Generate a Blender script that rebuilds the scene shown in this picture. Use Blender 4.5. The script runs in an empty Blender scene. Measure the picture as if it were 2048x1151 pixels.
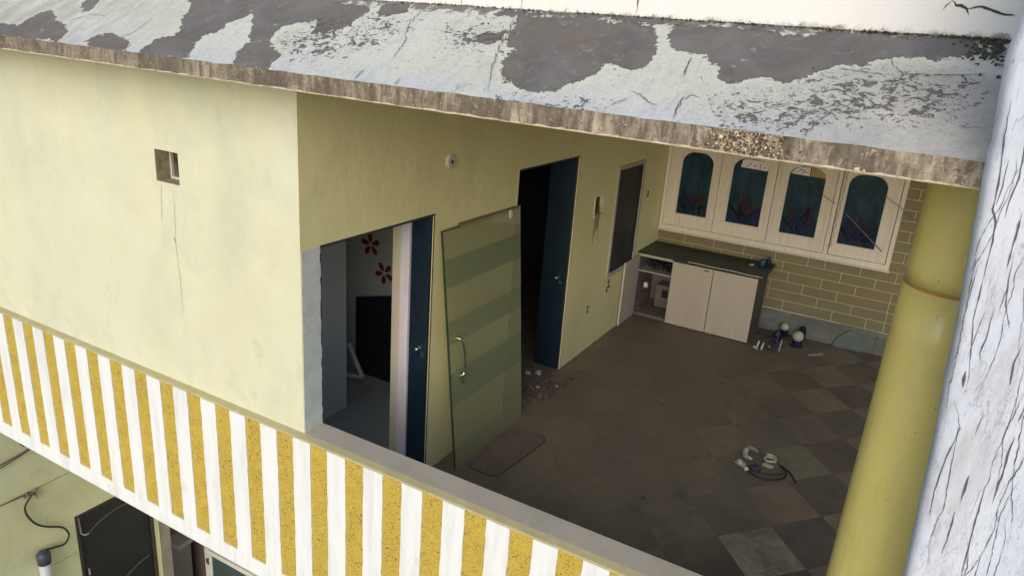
import bpy, bmesh, math, random
from mathutils import Vector, Matrix, noise
random.seed(11)
S = bpy.context.scene
R = math.radians

# ------------------------------------------------------------------ camera
cd = bpy.data.cameras.new('camera'); cam = bpy.data.objects.new('camera', cd)
S.collection.objects.link(cam); S.camera = cam
CX, CY, CZ, YAW, PITCH, ROLL, F = 2.89907, -2.86290, 3.30266, 0.49498, 0.32786, 0.07490, 1465.53048
cd.sensor_width = 36.0; cd.lens = F / 2048 * 36
cd.clip_start = 0.05; cd.clip_end = 600
fw = Vector((-math.sin(YAW)*math.cos(PITCH), math.cos(YAW)*math.cos(PITCH), -math.sin(PITCH)))
r0 = Vector((math.cos(YAW), math.sin(YAW), 0)); u0 = r0.cross(fw)
rt = r0*math.cos(ROLL) + u0*math.sin(ROLL); up = u0*math.cos(ROLL) - r0*math.sin(ROLL)
cam.matrix_world = Matrix(((rt.x, up.x, -fw.x, CX), (rt.y, up.y, -fw.y, CY), (rt.z, up.z, -fw.z, CZ), (0, 0, 0, 1)))

# ------------------------------------------------------------------ light
SUN_EL, SUN_AZ = 23, 166          # azimuth clockwise from +Y (the view into the balcony)
w = bpy.data.worlds.new('World'); S.world = w; w.use_nodes = True
nt = w.node_tree; nt.nodes.clear()
sky = nt.nodes.new('ShaderNodeTexSky'); sky.sky_type = 'NISHITA'; sky.sun_disc = False
sky.sun_elevation = R(SUN_EL); sky.sun_rotation = R(SUN_AZ); sky.dust_density = 1.9; sky.air_density = 1.1; sky.ozone_density = 2.0
bg = nt.nodes.new('ShaderNodeBackground'); bg.inputs[1].default_value = 0.125
wo = nt.nodes.new('ShaderNodeOutputWorld')
nt.links.new(sky.outputs[0], bg.inputs[0]); nt.links.new(bg.outputs[0], wo.inputs[0])
sl = bpy.data.lights.new('sun', 'SUN'); sl.energy = 1.08; sl.angle = R(50); sl.color = (1.0, 0.975, 0.94)
so = bpy.data.objects.new('sun', sl); S.collection.objects.link(so)
az = R(SUN_AZ); el = R(SUN_EL)
sd = Vector((math.sin(az)*math.cos(el), math.cos(az)*math.cos(el), math.sin(el)))
so.rotation_euler = sd.to_track_quat('Z', 'Y').to_euler(); so.location = (0, -8, 12)
S.view_settings.view_transform = 'Standard'; S.view_settings.look = 'None'
S.view_settings.exposure = 0.46; S.view_settings.gamma = 1.0; S.view_settings.use_curve_mapping = False
S.render.engine = 'CYCLES'

# ------------------------------------------------------------------ materials
class NT:
    def __init__(s, name):
        s.m = bpy.data.materials.new(name); s.m.use_nodes = True
        s.t = s.m.node_tree; s.b = s.t.nodes['Principled BSDF']
    def n(s, typ, **kw):
        o = s.t.nodes.new(typ)
        for k, v in kw.items():
            if k.startswith('i_'):
                k = k[2:]; key = int(k) if k.isdigit() else k.replace('_', ' ')
                o.inputs[key].default_value = v
            else: setattr(o, k, v)
        return o
    def l(s, a, b): s.t.links.new(a, b)
    def pos(s, world=True, scale=(1, 1, 1), off=(0, 0, 0), rot=(0, 0, 0)):
        src = s.n('ShaderNodeNewGeometry').outputs['Position'] if world else s.n('ShaderNodeTexCoord').outputs['Object']
        mp = s.n('ShaderNodeMapping'); mp.inputs['Scale'].default_value = scale; mp.inputs['Location'].default_value = off
        mp.inputs['Rotation'].default_value = rot
        s.l(src, mp.inputs['Vector']); return mp.outputs[0]
    def noise(s, vec, scale, detail=5, rough=.6, dist=0):
        o = s.n('ShaderNodeTexNoise'); o.inputs['Scale'].default_value = scale; o.inputs['Detail'].default_value = detail
        o.inputs['Roughness'].default_value = rough; o.inputs['Distortion'].default_value = dist
        s.l(vec, o.inputs['Vector']); return o.outputs[0]
    def ramp(s, val, lo, hi, a=0., b=1.):
        o = s.n('ShaderNodeMapRange'); o.inputs[1].default_value = lo; o.inputs[2].default_value = hi
        o.inputs[3].default_value = a; o.inputs[4].default_value = b; s.l(val, o.inputs[0]); return o.outputs[0]
    def math(s, op, a, b=None):
        o = s.n('ShaderNodeMath', operation=op)
        for i, v in enumerate((a, b)):
            if v is None: continue
            if isinstance(v, (int, float)): o.inputs[i].default_value = v
            else: s.l(v, o.inputs[i])
        return o.outputs[0]
    def mix(s, fac, a, b):
        o = s.n('ShaderNodeMix', data_type='RGBA')
        for i, v in ((0, fac), (6, a), (7, b)):
            if isinstance(v, (int, float)): o.inputs[i].default_value = v
            elif isinstance(v, tuple): o.inputs[i].default_value = (*v[:3], 1)
            else: s.l(v, o.inputs[i])
        return o.outputs[2]
    def bump(s, h, strength=.3, dist=.01):
        o = s.n('ShaderNodeBump'); o.inputs['Strength'].default_value = strength; o.inputs['Distance'].default_value = dist
        s.l(h, o.inputs['Height'])
        if s.b.inputs['Normal'].links: s.l(s.b.inputs['Normal'].links[0].from_socket, o.inputs['Normal'])
        s.l(o.outputs[0], s.b.inputs['Normal'])
    def col(s, c):
        if isinstance(c, tuple): s.b.inputs['Base Color'].default_value = (*c, 1)
        else: s.l(c, s.b.inputs['Base Color'])
MATS = {}
def mat(name, col, rough=.8, layers=(), bump=None, metal=0., world=True, spec=None, coat=0):
    """layers: (colour, scale, lo, hi, stretch, max)"""
    if name in MATS: return MATS[name]
    t = NT(name); c = col
    for i, (lc, sc, lo, hi, st, mx) in enumerate(layers):
        nz = t.noise(t.pos(world, st, (i*7.3, i*3.1, i*1.7)), sc, 6, .62, .3)
        c = t.mix(t.ramp(nz, lo, hi, 0, mx), c, lc)
    t.col(c); t.b.inputs['Roughness'].default_value = rough; t.b.inputs['Metallic'].default_value = metal
    if spec is not None: t.b.inputs['Specular IOR Level'].default_value = spec
    if coat: t.b.inputs['Coat Weight'].default_value = coat; t.b.inputs['Coat Roughness'].default_value = .12
    if bump:
        t.bump(t.noise(t.pos(world), bump[0], 6, .65), bump[1], bump[2])
        if name.endswith('paint'): t.bump(t.noise(t.pos(world), 3.5, 4, .55), .3, .03)
    MATS[name] = t.m; return t.m
one = (1, 1, 1)

# ------------------------------------------------------------------ mesh helpers
col_ = S.collection
class MB:
    def __init__(s): s.v = []; s.f = []; s.smooth = False
    def add(s, vs, fs):
        o = len(s.v); s.v += [tuple(p) for p in vs]; s.f += [tuple(i+o for i in f) for f in fs]; return s
    def box(s, x0, x1, y0, y1, z0, z1, M=None):
        vs = [Vector((x, y, z)) for x in (x0, x1) for y in (y0, y1) for z in (z0, z1)]
        if M: vs = [M @ p for p in vs]
        return s.add(vs, [(0,1,3,2),(4,6,7,5),(0,4,5,1),(2,3,7,6),(0,2,6,4),(1,5,7,3)])
    def prism(s, poly, axis, a, b):
        """extrude a 2D polygon along an axis: poly coords fill the other two axes in xyz order"""
        n = len(poly); vs = []
        for t in (a, b):
            for p in poly:
                q = list(p); q.insert(axis, t); vs.append(q)
        fs = [tuple(range(n)), tuple(range(2*n-1, n-1, -1))] + [(i, i+n, (i+1) % n+n, (i+1) % n) for i in range(n)]
        return s.add(vs, fs)
    def tube(s, pts, r, n=8, cap=True):
        pts = [Vector(p) for p in pts]; rings = []; rr = r if isinstance(r, (list, tuple)) else [r]*len(pts)
        ref = Vector((0.13, .21, .97))
        for i, p in enumerate(pts):
            d = (pts[min(i+1, len(pts)-1)] - pts[max(i-1, 0)]).normalized()
            a = d.cross(ref)
            if a.length < .05: a = d.cross(Vector((1, 0, 0)))
            a.normalize(); b = d.cross(a)
            rings.append([p + (a*math.cos(2*math.pi*k/n) + b*math.sin(2*math.pi*k/n))*rr[i] for k in range(n)])
        vs = [q for rg in rings for q in rg]
        fs = [(i*n+k, i*n+(k+1) % n, (i+1)*n+(k+1) % n, (i+1)*n+k) for i in range(len(pts)-1) for k in range(n)]
        if cap: fs += [tuple(range(n-1, -1, -1)), tuple(range((len(pts)-1)*n, len(pts)*n))]
        return s.add(vs, fs)
    def lathe(s, prof, cx, cy, n=24, M=None):
        vs = []; m = len(prof)
        for r, z in prof:
            for k in range(n):
                a = 2*math.pi*k/n; p = Vector((cx+r*math.cos(a), cy+r*math.sin(a), z)); vs.append(M @ p if M else p)
        fs = [(i*n+k, i*n+(k+1) % n, (i+1)*n+(k+1) % n, (i+1)*n+k) for i in range(m-1) for k in range(n)]
        fs += [tuple(range(n-1, -1, -1)), tuple(range((m-1)*n, m*n))]
        return s.add(vs, fs)
    def chunk(s, x, y, z, r, fl=.6):
        vs = [Vector(p) for p in ((1,0,0),(-1,0,0),(0,1,0),(0,-1,0),(0,0,1),(0,0,-1))]
        M = Matrix.Rotation(random.uniform(0, 6), 3, Vector((random.random(), random.random(), random.random()+.1)).normalized())
        vs = [M @ (p*r*random.uniform(.6, 1.3)) for p in vs]
        vs = [Vector((x+p.x, y+p.y, z+p.z*fl)) for p in vs]
        return s.add(vs, [(0,2,4),(2,1,4),(1,3,4),(3,0,4),(2,0,5),(1,2,5),(3,1,5),(0,3,5)])
    def mesh(s, name, m, smooth=False, off=None):
        me = bpy.data.meshes.new(name)
        vs = [Vector(p)-off for p in s.v] if off else s.v
        me.from_pydata(vs, [], s.f); me.validate()
        bm = bmesh.new(); bm.from_mesh(me); bmesh.ops.recalc_face_normals(bm, faces=bm.faces); bm.to_mesh(me); bm.free()
        if m: me.materials.append(m)
        if smooth: me.shade_smooth()
        return me
def root_of(o):
    v = Vector(o.location)
    while o.parent: o = o.parent; v = v + o.location
    return v
def obj(name, mb, m, parent=None, smooth=False, bev=0, origin=None, kind=None):
    if parent: off = root_of(parent)
    else: off = Vector(origin) if origin else Vector((0, 0, 0))
    o = bpy.data.objects.new(name, mb.mesh(name, m, smooth, off)); col_.objects.link(o)
    if parent: o.parent = parent
    else: o.location = off
    if bev:
        b = o.modifiers.new('bevel', 'BEVEL'); b.width = bev; b.segments = 2; b.limit_method = 'ANGLE'
    if kind: o['kind'] = kind
    return o
def tag(o, label, cat, group=None):
    o['label'] = label; o['category'] = cat
    if group: o['group'] = group
    return o
def thing(name, label, cat, loc=(0, 0, 0), group=None):
    o = bpy.data.objects.new(name, None); o.empty_display_size = .1; col_.objects.link(o); o.location = loc
    return tag(o, label, cat, group)
def box(*a): return MB().box(*a)
def piece(name, me, m, parent, loc=(0, 0, 0)):
    o = bpy.data.objects.new(name, me); col_.objects.link(o); o.parent = parent; o.location = loc
    if m and not me.materials: me.materials.append(m)
    return o

# colours
XB = 4.9
FAC = (.64, .648, .468); OLV = (.74, .68, .36)
m_fac = mat('cream_paint', FAC, .85, [((.54,.53,.36), 1.3, .48, .72, (1,1,.8), .55), ((.56,.60,.49), .7, .48, .7, one, .45), ((.52,.47,.34), 5, .62, .74, (1,1,.5), .28), ((.70,.70,.60), 2.1, .55, .8, one, .5), ((.50,.49,.38), 3.1, .54, .74, (1,1,.8), .35), ((.49,.53,.42), 1.9, .50, .68, (1,1,.7), .5), ((.42,.42,.31), 4.3, .60, .74, (1,1,.8), .45)], (60, .12, .004))
m_olv = mat('olive_paint', OLV, .8, [((.62,.54,.25), 1.2, .45, .7, (1,1,.5), .5), ((.70,.66,.43), 2.2, .5, .75, (2.5,2.5,.35), .45), ((.48,.42,.25), 9, .62, .75, (1,1,.25), .35)], (45, .12, .004))
m_lip = mat('ledge_paint', (.44,.40,.215), .8, [((.36,.31,.18), 6, .45, .7, one, .6), ((.55,.51,.34), 14, .55, .7, one, .5)], (80, .2, .004))
m_cop = mat('coping_cement', (.50,.45,.37), .85, [((.40,.36,.30), 3, .45, .7, one, .6), ((.55,.50,.46), 12, .5, .7, (3,1,1), .5), ((.16,.12,.10), 26, .70, .74, one, .8)], (90, .25, .004))
m_wht = mat('white_bar_paint', (.74,.765,.775), .75, [((.58,.60,.61), 5, .46, .70, (3,1,.35), .65), ((.60,.56,.42), 4, .55, .75, (2,1,.3), .4), ((.50,.47,.40), 9, .62, .76, (1,1,.5), .5), ((.55,.54,.48), 22, .68, .76, (1,1,.3), .35)], (120, .12, .003))
m_plas = mat('raw_white_plaster', (.56,.60,.58), .9, [((.40,.44,.42), 8, .45, .65, one, .5), ((.75,.76,.74), 25, .6, .7, one, .7)], (50, .5, .006))
m_dark = mat('dark_void', (.02,.02,.022), .9)
m_wall_in = mat('room_wall_grey', (.60,.64,.60), .85, [((.5,.53,.52), 2, .4, .7, one, .5)])
m_grey_panel = mat('grey_laminate', (.80,.80,.83), .6, [((.7,.7,.73), 1.5, .4, .7, (1,1,.4), .5)])
m_navy = mat('navy_laminate', (.006,.017,.032), .42, [((.05,.06,.07), 40, .64, .70, (1,1,.1), .5), ((.009,.027,.048), 5, .5, .68, (3,3,.8), .8), ((.004,.010,.02), 3, .5, .7, one, .6)], (30, .06, .002))
m_white_door = mat('white_door_paint', (.80,.76,.84), .5, [((.5,.45,.45), 4, .5, .75, (3,3,.4), .5)])
m_beige = mat('beige_door_paint', (.72,.64,.50), .5)
m_chrome = mat('brushed_steel', (.72,.69,.62), .28, metal=1.)
m_slab = mat('balcony_concrete', (.165,.138,.105), .95, [((.06,.055,.05), 6, .4, .7, one, .6)])
m_ceil = mat('ceiling_paint', (.78,.76,.66), .9)

# pebble dash yellow
t = NT('yellow_pebbledash'); p = t.pos()
n1 = t.noise(p, 70, 3, .55); n2 = t.noise(p, 125, 3, .6); n3 = t.noise(p, 5, 4)
c = t.mix(t.ramp(n3, .4, .7), (.51,.375,.052), (.46,.335,.055))
c = t.mix(t.ramp(n1, .5, .64, 0, .5), c, (.60,.43,.10))
gate = t.ramp(t.noise(p, 14, 4, .7), .36, .56)
c = t.mix(t.math('MULTIPLY', t.ramp(n2, .565, .62, 0, .95), gate), c, (.07,.05,.02))
c = t.mix(t.math('MULTIPLY', t.ramp(t.noise(p, 62, 4, .6), .63, .66, 0, .95), gate), c, (.07,.05,.03))
t.col(c); t.b.inputs['Roughness'].default_value = .9
t.bump(n1, .9, .008); t.bump(n2, .5, .004); m_yel = t.m

# ------------------------------------------------------------------ SETTING
m_ground = mat('ground_cement', (.27,.26,.23), .95, [((.18,.17,.15), .6, .4, .65, one, .7), ((.33,.31,.28), 3, .5, .7, one, .5)], (20, .3, .01))
g = MB().box(-90, 90, -90, 90, -4.0, -3.6)
obj('ground', g, m_ground, kind='structure')

# balcony floor slab with diamond tiles
fl = obj('balcony_floor', box(-6.0, XB, -.02, 6.6, -.262, -.0022), m_slab, kind='structure')
def floor_mat(name, base, alt):
    t = NT(name); p = t.pos()
    a = t.noise(p, 2.3, 6, .65, .4); b = t.noise(p, 9, 6, .7, .6); f = t.noise(p, 60, 4, .7)
    c = t.mix(t.ramp(b, .38, .66), base, alt)
    c = t.mix(t.ramp(f, .55, .72, 0, .35), c, (base[0]*1.5, base[1]*1.45, base[2]*1.35))
    sx = t.n('ShaderNodeSeparateXYZ'); t.l(p, sx.inputs[0])
    # a film of dust, thicker towards the doors and trodden away on the right
    gx = t.ramp(sx.outputs[0], .9, 2.6, .50, .0)
    d = t.math('ADD', gx, a)
    c = t.mix(t.ramp(d, .42, .74, 0, .9), c, (.178,.145,.108))
    sc = t.noise(t.pos(True, (.5, 4, 1), rot=(0, 0, .5)), 6, 5, .7, .5)
    c = t.mix(t.ramp(sc, .58, .74, 0, .35), c, (.29,.25,.20))
    c = t.mix(t.ramp(t.noise(p, 3.1, 7, .72, .8), .52, .70, 0, .6), c, (.085,.078,.066))
    c = t.mix(t.ramp(t.noise(t.pos(True, off=(4,2,0)), 1.1, 6, .65, .5), .45, .66, 0, .5), c, (.115,.108,.092))
    c = t.mix(t.ramp(t.noise(p, 26, 6, .75), .60, .70, 0, .35), c, (.22,.20,.165))
    t.col(c); t.b.inputs['Roughness'].default_value = .62; t.b.inputs['Specular IOR Level'].default_value = .35
    t.bump(f, .12, .003); return t.m
fm_light = [floor_mat('tile_tan', (0.278,0.226,0.160), (0.215,0.175,0.121)), floor_mat('tile_brown', (0.276,0.194,0.136), (0.225,0.164,0.113)), floor_mat('tile_olive', (0.239,0.209,0.141), (0.192,0.171,0.116)), floor_mat('tile_pale', (0.460,0.381,0.286), (0.262,0.213,0.154))]
fm_dark = [floor_mat('tile_slate', (0.117,0.102,0.080), (0.152,0.128,0.102)), floor_mat('tile_umber', (0.138,0.109,0.083), (0.115,0.094,0.072)), floor_mat('tile_moss', (0.132,0.122,0.092), (0.158,0.140,0.109))]
def clip(poly, x0, x1, y0, y1):
    def cut(P, inside, inter):
        out = []
        for i, b in enumerate(P):
            a = P[i-1]
            if inside(b):
                if not inside(a): out.append(inter(a, b))
                out.append(b)
            elif inside(a): out.append(inter(a, b))
        return out
    def ix(v): return lambda a, b: (v, a[1]+(b[1]-a[1])*(v-a[0])/(b[0]-a[0]))
    def iy(v): return lambda a, b: (a[0]+(b[0]-a[0])*(v-a[1])/(b[1]-a[1]), v)
    for ins, it in ((lambda p: p[0] >= x0, ix(x0)), (lambda p: p[0] <= x1, ix(x1)), (lambda p: p[1] >= y0, iy(y0)), (lambda p: p[1] <= y1, iy(y1))):
        if poly: poly = cut(poly, ins, it)
    return poly
HX, HY = .31, .3575
for i in range(-1, 17):
    for j in range(-4, 20):
        if (i + j) % 2: continue
        cx_ = 2.5 + (i-8)*HX; cy_ = 1.86 + j*HY - 0
        P = [(cx_, cy_+HY-.003), (cx_+HX-.003, cy_), (cx_, cy_-HY+.003), (cx_-HX+.003, cy_)]
        P = clip(P, .002, XB-.002, .157, 6.498)
        if len(P) < 3: continue
        ar = abs(sum(P[k-1][0]*P[k][1]-P[k][0]*P[k-1][1] for k in range(len(P))))/2
        if ar < .004: continue
        dz = random.uniform(-.0008, .0008)
        light = (i % 2 == 0)
        m = random.choice(fm_light[:3] if light else fm_dark)
        if light and abs(cx_-2.5) < .01:
            if abs(cy_-1.86) < .01: m = fm_light[3]
            elif abs(cy_-4.005) < .01: m = fm_light[1]
        obj('floor_tile', MB().prism(P, 2, -.018, dz), m, fl)

# ------------------------------------------------------------------ BUILDING WALLS
# sunlit front wall
fw_ = thing('front_wall', 'cream painted front wall, brightest blank wall, with a small square ventilator', 'wall', (-3, 0, 0))
V = (-1.203, -.985, 2.311, 2.508)   # ventilator opening
mb = MB()
mb.box(-6, V[0], 0, .155, -.02, 2.99); mb.box(V[1], -.004, 0, .155, -.02, 2.99)
mb.box(V[0], V[1], 0, .155, -.02, V[2]); mb.box(V[0], V[1], 0, .155, V[3], 2.99)
obj('plaster_face', mb, m_fac, fw_)
vt = obj('ventilator', MB().box(V[0]+.002, V[0]+.016, .10, .13, V[2]+.002, V[3]-.002).box(V[1]-.016, V[1]-.002, .10, .13, V[2]+.002, V[3]-.002).box(V[0]+.016, V[1]-.016, .10, .13, V[2]+.002, V[2]+.016).box(V[0]+.016, V[1]-.016, .10, .13, V[3]-.016, V[3]-.002).box(-1.10, -1.088, .095, .13, V[2]+.016, V[3]-.016), mat('vent_frame_grey', (.55,.53,.47), .7), fw_)
vt['label'] = 'thin pale frame set deep in the square ventilator'
obj('dark_pane', box(V[0]+.016, V[1]-.016, .118, .124, V[2]+.016, V[3]-.016), mat('dirty_dark_glass', (.035,.03,.025), .3, [((.14,.12,.10), 30, .5, .6, (1,1,.3), .8)]), vt)
m_reveal_shade = mat('recess_shade', (.34,.305,.19), .95, [((.15,.13,.09), 20, .45, .65, one, .7)], (60, .4, .004))  # recess shade put into the colour of a thin lining
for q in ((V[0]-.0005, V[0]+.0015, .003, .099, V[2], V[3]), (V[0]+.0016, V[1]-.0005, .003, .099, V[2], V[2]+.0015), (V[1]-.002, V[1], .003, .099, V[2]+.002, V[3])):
    obj('shade_lining', box(*q), m_reveal_shade, vt)
def crack(parent, pts, w0, m, plane, lift=.0015, jit=.004, step=.02, name='crack', fn=None):
    """a thin dark ribbon lying on a surface; pts are 2D; fn maps 2D to 3D"""
    P = []
    for a, b in zip(pts, pts[1:]):
        a = Vector(a); b = Vector(b); n = max(1, int((b-a).length/step))
        for k in range(n): P.append(a.lerp(b, k/n))
    P.append(Vector(pts[-1]))
    for k in range(1, len(P)-1): P[k] = P[k] + Vector((random.gauss(0, jit), random.gauss(0, jit)))
    vs = []; fs = []
    for k, q in enumerate(P):
        d = (P[min(k+1, len(P)-1)]-P[max(k-1, 0)]); d = d.normalized() if d.length else Vector((1, 0)); nn = Vector((-d.y, d.x))
        t_ = k/(len(P)-1); wd = w0*(.35+random.random())*min(1, 4*t_+.15, 4*(1-t_)+.1)
        for sgn in (-1, 1):
            e = q + nn*wd*.5*sgn; vs.append(fn(e.x, e.y))
        if k: fs.append((2*k-2, 2*k-1, 2*k+1, 2*k))
    o = obj(name, MB().add(vs, fs), m, parent); return o
m_crk = mat('crack_dirt', (.07,.06,.055), 1.)
m_stn = mat('rust_trickle', (.36,.30,.17), .9)
on_front = lambda x, z: Vector((x, -.0015, z))
crack(fw_, [(-1.164,2.305), (-1.17,2.2), (-1.183,2.03)], .004, m_stn, 0, fn=on_front, jit=.002, name='water_stain')
crack(fw_, [(-1.045,2.305), (-1.055,2.1), (-1.065,1.95), (-1.05,1.7), (-1.046,1.42)], .0035, m_stn, 0, fn=on_front, jit=.002, name='water_stain')
crack(fw_, [(-1.08,1.98), (-1.072,1.93)], .010, m_stn, 0, fn=on_front, jit=.002, name='water_stain')
# raw reveal strip on the end of the front wall
vs = []; n = 40
pl = MB(); P = [(.004, .948)] + [(.004, 2.092), (.150, 2.098)]
for k in range(n+1):
    z = 2.098 - (2.098-.948)*k/n
    P.append((.151 + random.uniform(-.004, .006), z))
pl.prism(P, 0, .0005, .004)
rs = obj('unpainted_reveal', pl, m_plas, fw_); rs['label'] = 'grey white unpainted plaster strip on the wall end'

# side wall with the doorways
sw = thing('side_wall', 'shaded olive wall with two navy doorways, a switch recess and a mesh window', 'wall', (0, 3, 0))
T = -.165
D1 = (.155, 1.277, 2.1); D2 = (2.49, 3.69, 2.272); WN = (4.81, 5.58, .80, 2.0); SB = (4.20, 4.43, 1.585, 1.785)
mb = MB()
mb.box(T, 0, D1[0], D1[1], D1[2], 2.99)
mb.box(T, 0, D1[1], D2[0], -.02, 2.99)
mb.box(T, 0, D2[0], D2[1], D2[2], 2.99)
mb.box(T, 0, D2[1], SB[0], -.02, 2.99)
mb.box(T, 0, SB[0], SB[1], -.02, SB[2]); mb.box(T, 0, SB[0], SB[1], SB[3], 2.99); mb.box(T, -.05, SB[0], SB[1], SB[2], SB[3])
mb.box(T, 0, SB[1], WN[0], -.02, 2.99)
mb.box(T, 0, WN[0], WN[1], -.02, WN[2]); mb.box(T, 0, WN[0], WN[1], WN[3], 2.99)
mb.box(T, 0, WN[1], 6.5, -.02, 2.99)
obj('plaster_face', mb, m_olv, sw)
obj('end_face', box(-.0039, 0, .0005, .1545, -.02, 2.99), m_olv, sw)
# shallow bumpy top edge lines of the doors
def door_leaf(y, h, x0, x1, knob_x, knob_z):
    d = obj('door_leaf', box(x0, x1, y-.034, y-.004, .012, h-.006), m_navy, sw, bev=.002); d['label'] = 'navy blue laminate door leaf folded into the jamb'
    k = MB(); Mx = Matrix.Translation((knob_x, y-.034, knob_z)) @ Matrix.Rotation(R(90), 4, 'X')
    k.lathe([(.013, -.001), (.018, 0), (.016, .006), (.008, .012), (.009, .02), (.016, .03), (.014, .04), (.004, .045)], 0, 0, 16, Mx)
    obj('knob', k, m_chrome, d, smooth=True)
    k = MB().box(knob_x+.018, knob_x+.05, y-.040, y-.034, knob_z-.06, knob_z-.03)
    obj('lock_plate', k, m_chrome, d)
    return d
door_leaf(D1[1]-.001, D1[2], T+.004, -.003, -.065, 1.07)
jf = MB().box(-.245, T-.002, 1.225, 1.277, .0, 2.085); jf2 = MB().box(-.325, -.247, 1.235, 1.277, .0, 2.085)
obj('door_frame', jf, m_white_door, sw, bev=.002); o = obj('door_frame', jf2, m_beige, sw, bev=.002)
door_leaf(D2[1]-.001, D2[2], -.285, -.004, -.10, 1.02)
o = obj('door_leaf', box(-1.40, -1.36, 2.60, 3.60, .012, 2.24), m_navy, sw); o['label'] = 'second navy leaf standing open in the dark'
# thin pale edge beads round doorway two and the dark lines at the heads
m_edge = mat('pale_edge', (.60,.55,.38), .7)
obj('corner_bead', MB().box(.0, .004, 3.692, 3.706, .0, 2.27), m_edge, sw)
obj('corner_bead', MB().box(.0, .003, 2.472, 2.487, .0, 2.26), m_edge, sw)
m_drk_line = mat('dark_sealant', (.03,.035,.045), .7)
obj('head_strip', MB().box(-.03, .003, .16, 1.29, 2.085, 2.099), m_drk_line, sw)
obj('head_strip', MB().box(-.03, .003, 2.49, 3.70, 2.258, 2.271), m_drk_line, sw)
obj('corner_bead', MB().box(.0, .003, 1.279, 1.287, .0, 2.09), m_drk_line, sw)
obj('corner_bead', MB().box(.0, .003, .153, .160, .95, 2.09), m_drk_line, sw)
# mesh window
wf = MB(); b_ = .045
wf.box(-.02, .016, WN[0]-b_, WN[0], WN[2]-.05, WN[3]+b_).box(-.02, .016, WN[1], WN[1]+b_, WN[2]-.05, WN[3]+b_)
wf.box(-.02, .016, WN[0], WN[1], WN[3], WN[3]+b_).box(-.02, .018, WN[0], WN[1], WN[2]-.05, WN[2])
wn = obj('mesh_window', wf, mat('grey_window_frame', (.42,.40,.34), .7, [((.28,.25,.2), 9, .5, .7, one, .6)]), sw, bev=.002)
wn['label'] = 'tall window with pale frame and dark insect mesh'
t = NT('insect_mesh'); p = t.pos()
c = t.mix(t.ramp(t.noise(t.pos(True, (1, 1, .35)), 3, 5, .7, .6), .42, .68), (.014,.015,.018), (.05,.044,.038))
t.col(c); t.b.inputs['Roughness'].default_value = .55; t.bump(t.noise(p, 300, 2), .4, .002)
obj('mesh_panel', box(-.012, -.006, WN[0]+.012, WN[1]-.012, WN[2]+.012, WN[3]-.012), t.m, wn)
obj('inner_rail', MB().box(-.02, .004, WN[0], WN[0]+.012, WN[2], WN[3]).box(-.02, .004, WN[1]-.012, WN[1], WN[2], WN[3]).box(-.02, .004, WN[0]+.012, WN[1]-.012, WN[3]-.012, WN[3]).box(-.02, .004, WN[0]+.012, WN[1]-.012, WN[2], WN[2]+.012), m_dark, wn)
# switch recess
sf = MB(); e = .014
sf.box(-.004, .008, SB[0]-e, SB[0], SB[2]-e, SB[3]+e).box(-.004, .008, SB[1], SB[1]+e, SB[2]-e, SB[3]+e).box(-.004, .008, SB[0], SB[1], SB[3], SB[3]+e).box(-.004, .008, SB[0], SB[1], SB[2]-e, SB[2])
sb = obj('switch_recess', sf, mat('recess_rim', (.62,.60,.52), .7), sw); sb['label'] = 'empty switch box recess with loose wires'
obj('recess_back', box(-.049, -.044, SB[0]+.001, SB[1]-.001, SB[2]+.001, SB[3]-.001), mat('dark_red_back', (.05,.025,.025), .8, [((.16,.06,.05), 18, .5, .62, one, .8)]), sb)  # near-black recess back with reddish blotches
wmb = MB()
for k in range(4):
    y = SB[0]+.05+.03*k
    wmb.tube([(-.04, y, 1.72), (.0, y+random.uniform(-.02,.02), 1.66), (.014, y-.02, 1.58), (.012, y-.03+random.uniform(-.02,.02), 1.50-random.random()*.10)], .003, 5)
obj('loose_wire', wmb, mat('brown_wire', (.18,.07,.05), .6), sb)
on_side = lambda y, z: Vector((.0016, y, z))
m_rust = mat('rust_smear', (.54,.43,.24), .9)
for (a, b_, w_) in (((4.27,1.59),(4.25,1.32),.03), ((4.33,1.58),(4.33,1.40),.02), ((4.24,1.45),(4.235,1.25),.025), ((4.35,1.55),(4.37,1.25),.012)):
    crack(sw, [a, b_], w_, m_rust, 0, fn=on_side, jit=.006, name='rust_stain')
for (y, z, dy, dz) in ((4.865,.69,.02,.025), (4.835,.59,.012,.05), (4.30,.50,.018,.05), (5.87,1.585,.02,.045), (4.885,.63,.01,.012)):
    hmb = MB()
    for k in range(5): hmb.chunk(.001, y+random.uniform(-dy,dy)*.6, z+random.uniform(-dz,dz)*.8, .017, 1.3)
    o = obj('broken_socket', hmb, m_crk, sw)
# round box high on wall
rb = thing('junction_box', 'small round pale junction box high on the shaded wall above the glass door', 'junction box', (0, 1.449, 2.451))
Mx = Matrix.Translation((0, 1.449, 2.451)) @ Matrix.Rotation(R(90), 4, 'Y')
obj('round_cover', MB().lathe([(.052, 0), (.052, .014), (.046, .019), (.034, .020)], 0, 0, 28, Mx), mat('pvc_pale', (.55,.53,.44), .5), rb, smooth=False)
Mx2 = Mx @ Matrix.Translation((0, 0, .0195))
obj('hole', MB().lathe([(.014, 0), (.014, .0025), (.012, .003)], .003, 0, 12, Mx2), m_dark, rb)

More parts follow.
